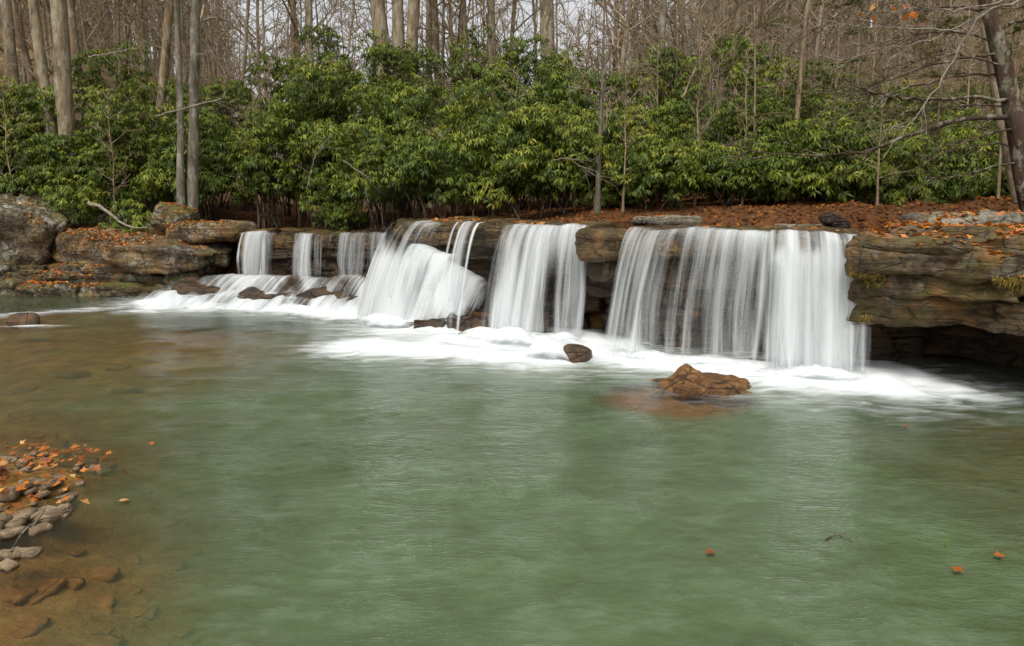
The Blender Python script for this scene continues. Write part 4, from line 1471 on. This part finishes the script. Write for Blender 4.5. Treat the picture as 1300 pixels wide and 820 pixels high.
dead_branch([(866, 125), (880, 95), (895, 62), (912, 38), (945, 18)], 17.0, 0.03, 'dark crooked branch rising above the sparse twiggy shrubs', 'twig', 7, 0.9)
dead_branch([(756, 0), (780, 24), (805, 40), (822, 50)], 20.5, 0.04, 'dark limb slanting down toward the slender pale trunk', 'bark_brown', 4, 0.8)
dead_branch([(420, 48), (426, 62), (431, 80)], 16.2, 0.035, 'short dark broken snag poking from the tall rhododendron clump', 'stem', 0)
dead_branch([(198, 148), (225, 140), (262, 132), (285, 122), (286, 98), (270, 68), (262, 58)], 16.3, 0.022, 'pale crooked bough crossing in front of the twin trunks', 'pale_twig', 8, 0.8)
dead_branch([(112, 72), (130, 70), (150, 66), (170, 62), (195, 66)], 17.5, 0.022, 'pale twisted limb reaching out of the thick grey trunk', 'pale_twig', 8, 0.9)
dead_branch([(436, 204), (455, 218), (470, 226), (488, 232)], 14.2, 0.014, 'pale forked dead twig at the edge of the lowest rhododendron spray', 'pale_twig', 5, 0.5)
dead_branch([(392, 235), (398, 205), (408, 175)], 14.3, 0.010, 'thin upright dead twig beside the lowest rhododendron spray', 'pale_twig', 4, 0.5)
dead_branch([(700, 205), (718, 202), (735, 210), (748, 218)], 14.2, 0.012, 'pale dead twig fan in front of the thin pale sapling', 'pale_twig', 9, 0.7)
dead_branch([(112, 258), (135, 268), (158, 286), (180, 290), (200, 280)], 16.2, 0.05, 'bare bleached root curving over the leaf-covered bank rocks', 'pale_twig', 3, 0.5)

# ------------------------------------------------------------------ leaf litter and moss fringes
def litter(name, n, sampler, size, mat, seed, flat=0.35, label=None):
    g = np.random.default_rng(seed)
    forms_ = [leaf_geo(g, (0, 0, 0), 1.0, flat) for _ in range(60)]
    V, T = [], []
    for _ in range(n):
        p = sampler(g)
        if p is None:
            continue
        V.append(forms_[g.integers(60)][0] * g.uniform(*size) + np.array(p) + np.array([0, 0, 0.012]))
        T.append(np.full(10, np.clip(g.normal(.45, .25), 0, 1)))
    f0 = np.array(forms_[0][1])
    F = (f0[None] + (np.arange(len(V)) * 10)[:, None, None]).reshape(-1, 3)
    o = link(name, mesh(name, np.concatenate(V), F, M[mat], True, {'tone': np.concatenate(T)}), kind='stuff')
    if label:
        o['label'] = label
    return o


def on_bank(g):
    px = g.uniform(-60, 1400)
    Y = g.uniform(10.5, 22)
    x = (px - CX) / F_PX * Y
    z = gz_fast(x, Y)
    return None if z < 1.0 else (x, Y, z)


from mathutils.bvhtree import BVHTree
_gi = None


def gz_fast(x, y):
    i = int(np.searchsorted(gx, x)) - 1
    j = int(np.searchsorted(gy, y)) - 1
    tx = (x - gx[i]) / (gx[i + 1] - gx[i])
    ty = (y - gy[j]) / (gy[j + 1] - gy[j])
    a = GZ[j, i] * (1 - tx) + GZ[j, i + 1] * tx
    b = GZ[j + 1, i] * (1 - tx) + GZ[j + 1, i + 1] * tx
    return a * (1 - ty) + b * ty


litter('leaf_litter', 17000, on_bank, (0.03, 0.065), 'litter', 61, 0.4, 'rust-brown fallen leaves covering the forest floor')

# leaves caught on the rocks: dropped from above
bpy.context.view_layer.update()
dg = bpy.context.evaluated_depsgraph_get()
ROCKS = {'slab', 'cap_slab', 'ledge_stone', 'sandstone_layer', 'boulder', 'rock_slab', 'flat_rock', 'shale_layer', 'ground', 'crest'}


def drop(x, y, z0=3.0):
    o_ = Vector((x, y, z0))
    for _ in range(12):
        ok, loc, nrm, _i, ob, _m = scene.ray_cast(dg, o_, Vector((0, 0, -1)))
        if not ok:
            return None, None
        if ob.name.split('.')[0] in ROCKS:
            return loc, ob.name
        o_ = loc - Vector((0, 0, 0.003))
    return None, None


def on_rocks(zones):
    def f(g):
        x0, x1, y0, y1, keep = zones[g.integers(len(zones))]
        x, y = g.uniform(x0, x1), g.uniform(y0, y1)
        if fbm(np.array([[x * 1.3, y * 1.3, 0.0]]), 2, 71)[0] < keep:
            return None
        loc, _ = drop(x, y)
        return None if loc is None or loc.z < 0.12 else tuple(loc)
    return f


litter('rock_leaf_litter', 5600, on_rocks([(-15, -7, 15.3, 16.3, -0.3), (-15, -7, 15.3, 16.2, -0.5), (-13, -7.2, 15.25, 15.9, -0.6), (-12.5, -7.4, 15.2, 15.7, -0.6), (-11, -6.6, 15.6, 17.4, -0.4), (-12.5, -8, 16.0, 17.5, -0.4), (4.2, 7.2, 7.4, 9.2, -0.05), (4.4, 6.0, 7.0, 8.8, 0.0), (1.6, 4.6, 9.8, 11.6, 0.0), (-1.5, 1.2, 11.6, 13.0, 0.1)]), (0.03, 0.06), 'litter_bright', 63, 0.35, 'orange dry leaves caught on the ledge rocks')

# moss and rootlets hanging from the overhang
g = np.random.default_rng(81)
V, F, T, c = [], [], [], 0
ovl = OVER
for i in range(9000):
    t = g.uniform(0, 1) ** 1.6
    s = t * 2.0
    k = min(int(s), 1)
    a = OVER[k] + (OVER[k + 1] - OVER[k]) * (s - k)
    zz = g.choice([g.uniform(0.78, 1.0), g.uniform(0.85, 1.35), g.uniform(1.28, 1.34), g.uniform(1.05, 1.1)])
    if fbm(np.array([[a[0] * 1.6, a[1] * 1.6, zz * 2.0]]), 2, 83)[0] < -0.25 + 0.45 * t:
        continue
    out = g.uniform(-0.10, 0.06)
    nrm = np.array([-0.69, -0.72]) if k == 0 else np.array([-0.48, -0.88])
    p = np.array([a[0] + nrm[0] * out, a[1] + nrm[1] * out, zz])
    ln = g.uniform(.03, .10) * (1.4 if zz < 0.95 else 1)
    d = np.array([nrm[0] * g.uniform(0, .8) + g.normal(0, .4), nrm[1] * g.uniform(0, .8) + g.normal(0, .4), -1.0])
    d /= np.linalg.norm(d)
    w = np.array([0.72, -0.69, 0]) * g.uniform(.003, .009)
    V += [p - w, p + w, p + d * ln]
    F.append((c, c + 1, c + 2))
    T += [g.uniform(0, 1)] * 3
    c += 3
link('moss_fringe', mesh('moss_fringe', np.array(V), np.array(F), M['moss_fringe'], True, {'tone': np.array(T)}), over, kind='stuff')

# ------------------------------------------------------------------ gravel bar with stones, leaves, twigs
def bar_h(x, y):
    q1, q2 = at_z(-30, 640, 0), at_z(60, 600, 0)
    d1 = math.hypot((x + 3.98) / 0.9, (y - 4.9) / 0.8)
    return 0.16 * max(0, 1 - d1 * d1) ** 0.8 - 0.03


nb_ = 44
bx_, by_ = np.linspace(-5.2, -2.5, nb_), np.linspace(3.6, 6.0, nb_)
BX, BYY = np.meshgrid(bx_, by_)
BZ = np.array([[bar_h(x, y) for x in bx_] for y in by_]) + 0.02 * fbm(np.stack([BX * 4, BYY * 4, 0 * BX], -1), 3, 91) - 0.06
BD = np.hypot((BX + 3.98) / 0.9, (BYY - 4.9) / 0.8)
BZ = np.where(BD > 1.0, np.minimum(BZ, -0.08) - 0.9 * (BD - 1.0), BZ)
bar = link('gravel_bar', mesh('gravel_bar', np.stack([BX, BYY, BZ], -1).reshape(-1, 3), grid_faces(nb_, nb_), M['ground']), kind='structure')
stone_forms = [rock_mesh('stone', M['river_stone'], (0.5, R0.uniform(.32, .42), R0.uniform(.14, .25)), 600 + i, rnd=0.45, amp=0.05, step=0.16, plan=0.2) for i in range(7)]
bed_forms = [rock_mesh('bed_stone', M['bed_stone'], (0.5, R0.uniform(.32, .42), R0.uniform(.12, .2)), 640 + i, rnd=0.45, amp=0.05, step=0.16, plan=0.2) for i in range(5)]


def stone(forms_, x, y, z, s, parent, name, rz=None):
    o = link(name, forms_[R0.randrange(len(forms_))], parent, (x, y, z))
    o.scale = (s, s, s * R0.uniform(.8, 1.2))
    o.rotation_euler = (R0.gauss(0, .12), R0.gauss(0, .12), R0.uniform(0, 6.28) if rz is None else rz)
    return o


for (px, py, s) in [(20, 650, .26), (60, 642, .30), (15, 664, .18), (28, 690, .20), (12, 690, .16), (80, 640, .18), (40, 615, .22), (12, 625, .22), (62, 612, .18), (85, 622, .16), (30, 590, .17), (5, 645, .2), (50, 660, .16), (75, 603, .13), (-15, 660, .3), (-20, 610, .3), (8, 705, .14)]:
    p = at_z(px, py, 0.06)
    stone(stone_forms, p[0], p[1], max(bar_h(p[0], p[1]) - 0.03, 0.0), s * 0.78, bar, 'stone')
for i in range(150):
    x, y = R0.uniform(-4.7, -2.85), R0.uniform(4.1, 5.6)
    if bar_h(x, y) > 0.0:
        stone(stone_forms, x, y, bar_h(x, y) - 0.04, R0.uniform(.04, .11), bar, 'stone')
leaf_forms = []
for i in range(8):
    V, F = leaf_geo(gl_, (0, 0, 0), 1.0, 0.12, 0.0)
    leaf_forms.append([mesh('leaf', V, np.array(F), M['litter_bright'], True, {'tone': np.full(len(V), t)}) for t in (0.1, 0.35, 0.6, 0.9)])
n_leaf = 0
while n_leaf < 290:
    x, y = R0.gauss(-3.66, 0.32), R0.gauss(4.72, 0.46)
    h = bar_h(x, y)
    if h < -0.02 and R0.random() < 0.9:
        continue
    n_leaf += 1
    z = max(h - 0.02, 0.0) + R0.uniform(0.012, 0.05) + (0.05 if h > 0 else 0)
    o = link('leaf', leaf_forms[R0.randrange(8)][R0.randrange(4)], bar, (x, y, z))
    s = R0.uniform(.022, .048)
    o.scale = (s, s, s)
    o.rotation_euler = (R0.gauss(0, .35), R0.gauss(0, .35), R0.uniform(0, 6.28))


def twig(label, pts, r, z):
    P = dense(np.array([at_z(a, b, z) for a, b in pts]), 14)
    P[:, 2] += np.array([R0.gauss(0, .004) for _ in P])
    V, F = [], []
    tube(V, F, P, np.linspace(r, r * .5, 14), 6)
    o = link('twig', mesh('twig', np.concatenate(V), np.concatenate(F), M['stem']))
    tag(o, label, 'twig')


twig('straight thin twig lying across the top of the leafy gravel bar', [(-10, 592), (40, 597), (96, 590)], 0.006, 0.16)
twig('curved twig arching over the orange leaves of the gravel bar', [(15, 700), (25, 680), (45, 662), (72, 655)], 0.007, 0.13)
twig('short crossed twig among the stones of the gravel bar', [(40, 668), (58, 645), (52, 630)], 0.004, 0.15)
twig('lone dark twig floating on the open green pool', [(1048, 686), (1060, 678), (1070, 682), (1084, 686)], 0.005, 0.012)

# stones seen through the shallows, parts of the stream bed
for (px, py, s) in [(125, 572, .42), (70, 540, .34), (45, 525, .3), (130, 690, .32), (95, 676, .2), (150, 632, .2), (85, 660, .2), (180, 590, .22), (110, 610, .22), (60, 720, .3), (20, 735, .3), (180, 720, .25), (240, 640, .2), (25, 505, .4), (160, 480, .6), (90, 465, .7), (30, 480, .5), (150, 455, .5), (200, 460, .6), (220, 660, .25), (90, 710, .22), (40, 760, .3), (130, 770, .3), (220, 730, .3)]:
    p = at_z(px, py, -0.1)
    stone(bed_forms, p[0], p[1], gz(p[0], p[1]) + 0.01, s * 0.55, ground, 'bed_stone', R0.uniform(-.4, .4))
for i in range(120):
    x, y = R0.uniform(-6.5, -2.0), R0.uniform(3.0, 8.5)
    z = gz(x, y)
    if z < -0.02:
        stone(bed_forms, x, y, z - 0.01, R0.uniform(.05, .2), ground, 'bed_stone')

# floating bits on the pool
for (px, py, s, tone, lab) in [(1268, 705, .045, 0, 'single red-brown leaf afloat beyond the green blade'), (1216, 722, .05, 0, 'dark curled leaf afloat close to the green blade'), (902, 701, .045, 0, 'drowned brown leaf alone in the open pool'), (1150, 540, .05, 1, 'orange leaf afloat near the dark hollow'), (158, 634, .06, 3, 'pale pink leaf in the shallows off the gravel bar')]:
    p = at_z(px, py, 0.02)
    o = link('floating_leaf', leaf_forms[R0.randrange(8)][tone], None, (p[0], p[1], 0.024))
    o.scale = (s, s, s)
    o.rotation_euler = (0.05, 0.08, R0.uniform(0, 6.28))
    tag(o, lab, 'leaf')
p = at_z(1203, 692, 0.0)
V = np.array([(-.004, 0, -.01), (.004, 0, -.01), (.007, .003, .03), (-.003, .003, .03), (.016, .004, .055)]) * 1.2
tag(link('grass_blade', mesh('grass_blade', V, [(0, 1, 2, 3), (3, 2, 4)], M['grass'], True, {'tone': np.full(5, .6)}), None, p), 'bright green blade sticking up out of the pool', 'blade')
